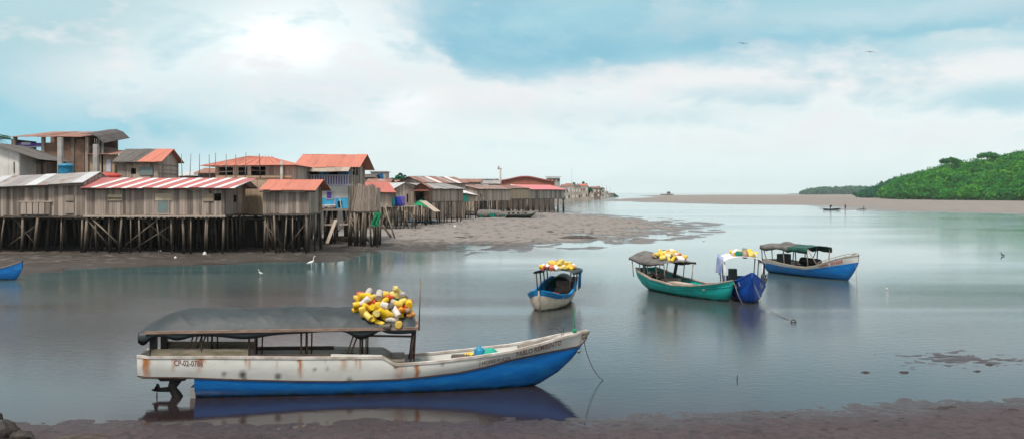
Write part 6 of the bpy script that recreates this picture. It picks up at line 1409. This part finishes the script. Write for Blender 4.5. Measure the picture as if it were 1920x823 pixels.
# ------------------------------------------------------------------ air
mb = MB(); mb.box(-1600, 1900, -40, 3200, -1.5, 45)
hz = bpy.data.materials.new('thin_haze'); hz.use_nodes = True; nt = hz.node_tree; nt.nodes.remove(nt.nodes['Principled BSDF'])
pv = nt.nodes.new('ShaderNodeVolumePrincipled'); pv.inputs['Color'].default_value = (.86, .95, .98, 1); pv.inputs['Density'].default_value = .00010
nt.links.new(pv.outputs[0], nt.nodes['Material Output'].inputs['Volume'])
tag(mb.build('haze', hz), 'thin pale haze over the estuary', None, None, 'stuff')

# ------------------------------------------------------------------ sky and light
SUN_EL, SUN_AZ = R(62), R(208)     # azimuth clockwise from +Y: behind the viewer, to the left
wd_ = bpy.data.worlds.new('World'); scene.world = wd_; wd_.use_nodes = True; nt = wd_.node_tree; N = nt.nodes; L = nt.links
bg = N['Background']; bg.inputs['Strength'].default_value = .1
sk = N.new('ShaderNodeTexSky'); sk.sky_type = 'NISHITA'; sk.sun_disc = False; sk.sun_elevation = SUN_EL; sk.sun_rotation = SUN_AZ
tc = N.new('ShaderNodeTexCoord'); sx = N.new('ShaderNodeSeparateXYZ'); L.new(tc.outputs['Generated'], sx.inputs[0])
def mth(op, a, b=None, c=None, clamp=False):
    n = N.new('ShaderNodeMath'); n.operation = op; n.use_clamp = clamp
    for i, v in enumerate((a, b, c)):
        if v is None: continue
        if isinstance(v, (int, float)): n.inputs[i].default_value = v
        else: L.new(v, n.inputs[i])
    return n.outputs[0]
az = mth('ARCTAN2', sx.outputs['X'], sx.outputs['Y']); el = mth('ARCSINE', sx.outputs['Z'])
cmb = N.new('ShaderNodeCombineXYZ'); L.new(az, cmb.inputs[0]); L.new(mth('MULTIPLY', el, 2.2), cmb.inputs[1])
def noise(scale, det=6, off=(0, 0, 0), rough=.55, dist=.0):
    mp = N.new('ShaderNodeMapping'); mp.inputs['Location'].default_value = off; L.new(cmb.outputs[0], mp.inputs['Vector'])
    n = N.new('ShaderNodeTexNoise'); n.inputs['Scale'].default_value = scale; n.inputs['Detail'].default_value = det; n.inputs['Roughness'].default_value = rough; n.inputs['Distortion'].default_value = dist
    L.new(mp.outputs[0], n.inputs['Vector']); return mth('SUBTRACT', n.outputs['Fac'], .5)
n1, n2, n3 = noise(3.2, 5), noise(7, 7, (3, 1, 0), .55, .3), noise(16, 6, (7, 2, 0), .55)
def srgb(r, g, b): return tuple(((c/255)/12.92 if c/255 <= .04045 else ((c/255+.055)/1.055)**2.4) for c in (r, g, b))
def pxang(px, py):
    a = math.atan((px-CX)/F); return a, math.atan((HY-py)/F*math.cos(a))
waz = mth('MULTIPLY_ADD', n1, .16, mth('MULTIPLY_ADD', n2, .10, az)); wel = mth('MULTIPLY_ADD', n2, .045, mth('MULTIPLY_ADD', n3, .022, el))
def mixc(a, col, fac):
    m = N.new('ShaderNodeMix'); m.data_type = 'RGBA'; L.new(fac, m.inputs['Factor']); L.new(a, m.inputs['A'])
    if isinstance(col, tuple): m.inputs['B'].default_value = (*col, 1)
    else: L.new(col, m.inputs['B'])
    return m.outputs['Result']
def blob(px, py, rx, ry, soft=1.0, edge=0.0):
    a, e = pxang(px, py); u = mth('DIVIDE', mth('SUBTRACT', waz, a), rx/F); v = mth('DIVIDE', mth('SUBTRACT', wel, e), ry/F)
    d = mth('SQRT', mth('ADD', mth('MULTIPLY', u, u), mth('MULTIPLY', v, v)))
    mr = N.new('ShaderNodeMapRange'); mr.interpolation_type = 'SMOOTHSTEP'; mr.inputs['From Min'].default_value = 1+soft*.5; mr.inputs['From Max'].default_value = 1-soft*.9 ; L.new(d, mr.inputs['Value']); return mr.outputs[0]
# pale base; unseen mauve band added higher up to tint water reflections
cr = N.new('ShaderNodeValToRGB'); mr = N.new('ShaderNodeMapRange'); mr.inputs['From Max'].default_value = R(60); L.new(el, mr.inputs['Value']); L.new(mr.outputs[0], cr.inputs[0])
e = cr.color_ramp.elements; e[0].color = (*srgb(224, 241, 240), 1); e[1].color = (*srgb(206, 204, 200), 1); e[1].position = 1
for p_, c_ in ((.06, (229, 241, 241)), (.13, (232, 237, 238)), (.19, (226, 232, 234)), (.225, (166, 146, 154)), (.36, (158, 136, 146)), (.55, (214, 212, 210))):
    q = e.new(p_); q.color = (*srgb(*c_), 1)
col = cr.outputs[0]
def scaled(m, k): return mth('MULTIPLY', m, k)
col = mixc(col, srgb(140, 200, 219), scaled(blob(-60, 190, 460, 190, 1.1), 1.0))
col = mixc(col, srgb(150, 206, 221), scaled(blob(120, 245, 430, 44, .9), .8))
col = mixc(col, srgb(172, 206, 213), scaled(blob(260, 70, 480, 120, 1.2), .95))
col = mixc(col, srgb(182, 212, 219), scaled(blob(200, 40, 460, 110, 1.2), .75))
col = mixc(col, srgb(232, 238, 240), scaled(blob(230, 150, 140, 60, 1.2), .7))
col = mixc(col, srgb(248, 255, 255), scaled(blob(535, 85, 250, 120, 1.2), 1.0))
col = mixc(col, (1.12, 1.15, 1.15), scaled(blob(520, 88, 95, 48, .9), 1.0))
col = mixc(col, srgb(253, 255, 255), scaled(blob(750, 205, 60, 35, .8), .8))
col = mixc(col, srgb(204, 214, 222), scaled(blob(600, 170, 190, 60, 1.1), .35))
col = mixc(col, srgb(195, 216, 224), scaled(blob(1130, 215, 420, 26, .9), .30))
# the big blue cloud bank with a firm lower edge
fc = N.new('ShaderNodeFloatCurve'); ma_ = mth('DIVIDE', mth('ADD', mth('MULTIPLY_ADD', n2, .13, mth('MULTIPLY_ADD', n3, .06, mth('MULTIPLY_ADD', n1, .10, az))), .9), 1.8, None, True); L.new(ma_, fc.inputs['Value'])
cv = fc.mapping.curves[0]
pts = [(560, -60), (640, 0), (700, 50), (760, 92), (820, 126), (880, 148), (1000, 158), (1130, 150), (1230, 138), (1330, 128), (1480, 117), (1560, 121), (1700, 122), (1820, 112), (1920, 100)]
cv.points[0].location = (0, .9); cv.points[1].location = (1, .22)
for px, py in pts:
    a, e_ = pxang(px, py); cv.points.new((a+.9)/1.8, e_*2)
fc.mapping.update()
edge = mth('DIVIDE', fc.outputs[0], 2.0)
wob = mth('MULTIPLY_ADD', n1, .05, mth('MULTIPLY_ADD', n3, .034, mth('MULTIPLY_ADD', n2, .032, el)))
mr = N.new('ShaderNodeMapRange'); mr.interpolation_type = 'SMOOTHSTEP'; mr.inputs['From Min'].default_value = -.012; mr.inputs['From Max'].default_value = .028
L.new(mth('SUBTRACT', wob, edge), mr.inputs['Value'])
upper = N.new('ShaderNodeMapRange'); upper.inputs['From Min'].default_value = .185; upper.inputs['From Max'].default_value = .26; upper.inputs['To Min'].default_value = 1; upper.inputs['To Max'].default_value = .25; L.new(el, upper.inputs['Value'])
fade = N.new('ShaderNodeMapRange'); fade.interpolation_type = 'SMOOTHSTEP'; fade.inputs['From Min'].default_value = pxang(670, 0)[0]; fade.inputs['From Max'].default_value = pxang(900, 0)[0]
L.new(mth('MULTIPLY_ADD', n2, .16, mth('MULTIPLY_ADD', n3, .10, az)), fade.inputs['Value'])
bank = mth('MULTIPLY', mth('MULTIPLY', mth('MULTIPLY', mr.outputs[0], .97), upper.outputs[0]), fade.outputs[0])
bcol = N.new('ShaderNodeMix'); bcol.data_type = 'RGBA'; bcol.inputs['A'].default_value = (*srgb(118, 182, 207), 1); bcol.inputs['B'].default_value = (*srgb(172, 214, 222), 1)
L.new(mth('MULTIPLY_ADD', n2, 1.1, mth('MULTIPLY_ADD', n1, .9, mth('MULTIPLY_ADD', mth('SUBTRACT', az, .05), .75, .25)), True), bcol.inputs['Factor'])
col = mixc(col, bcol.outputs['Result'], bank)
col = mixc(col, srgb(200, 224, 228), scaled(blob(1790, 78, 160, 16, .9), .65))
col = mixc(col, srgb(186, 220, 226), scaled(blob(1300, 40, 330, 40, 1.2), .4))
col = mixc(col, srgb(212, 226, 230), scaled(blob(1700, 20, 360, 30, 1.1), .5))
col = mixc(col, srgb(236, 234, 236), scaled(blob(1500, 150, 330, 30, 1.0), .55))
col = mixc(col, srgb(158, 205, 218), scaled(blob(1880, 178, 120, 26, .9), .75))
col = mixc(col, srgb(190, 218, 226), scaled(blob(1400, 172, 180, 16, .9), .5))
col = mixc(col, srgb(232, 234, 236), scaled(blob(1640, 260, 420, 30, 1.0), .45))
mo = N.new('ShaderNodeMapRange'); mo.inputs['From Min'].default_value = .02; mo.inputs['From Max'].default_value = .22; mo.inputs['To Max'].default_value = .75; L.new(mth('ADD', n2, mth('MULTIPLY', n3, .6)), mo.inputs['Value'])
lowf = N.new('ShaderNodeMapRange'); lowf.inputs['From Min'].default_value = .03; lowf.inputs['From Max'].default_value = .10; L.new(el, lowf.inputs['Value'])
col = mixc(col, srgb(168, 205, 216), mth('MULTIPLY', mo.outputs[0], lowf.outputs[0]))
mo2 = N.new('ShaderNodeMapRange'); mo2.inputs['From Min'].default_value = -.04; mo2.inputs['From Max'].default_value = -.2; mo2.inputs['To Max'].default_value = .7; L.new(mth('ADD', n2, mth('MULTIPLY', n3, .8)), mo2.inputs['Value'])
col = mixc(col, srgb(238, 238, 240), mth('MULTIPLY', mth('MULTIPLY', mo2.outputs[0], lowf.outputs[0]), mth('MULTIPLY_ADD', bank, -.75, 1.0)))
# soft mottling
val = mth('ADD', mth('MULTIPLY_ADD', n2, .16, mth('MULTIPLY', n3, .10)), 1.0)
vm = N.new('ShaderNodeVectorMath'); vm.operation = 'SCALE'; L.new(col, vm.inputs[0]); zen = N.new('ShaderNodeMapRange'); zen.inputs['From Min'].default_value = R(24); zen.inputs['From Max'].default_value = R(55); zen.inputs['To Min'].default_value = 10; zen.inputs['To Max'].default_value = 18; L.new(el, zen.inputs['Value'])
L.new(mth('MULTIPLY', val, zen.outputs[0]), vm.inputs['Scale'])
cov = N.new('ShaderNodeMapRange'); cov.inputs['From Min'].default_value = R(25); cov.inputs['From Max'].default_value = R(80); cov.inputs['To Min'].default_value = 1; cov.inputs['To Max'].default_value = .75; L.new(el, cov.inputs['Value'])
fin = mixc(sk.outputs[0], vm.outputs[0], cov.outputs[0])
L.new(fin, bg.inputs['Color'])
sl = bpy.data.lights.new('sun', 'SUN'); sl.energy = 3.4; sl.angle = R(9); sl.color = (1, .94, .86)
so = bpy.data.objects.new('sun', sl); C.objects.link(so)
dv = Vector((math.sin(SUN_AZ)*math.cos(SUN_EL), math.cos(SUN_AZ)*math.cos(SUN_EL), math.sin(SUN_EL))); so.rotation_euler = dv.to_track_quat('Z', 'Y').to_euler()
vs_ = scene.view_settings; vs_.view_transform = 'Standard'; vs_.look = 'None'; vs_.exposure = .1; vs_.gamma = 1; vs_.use_curve_mapping = False
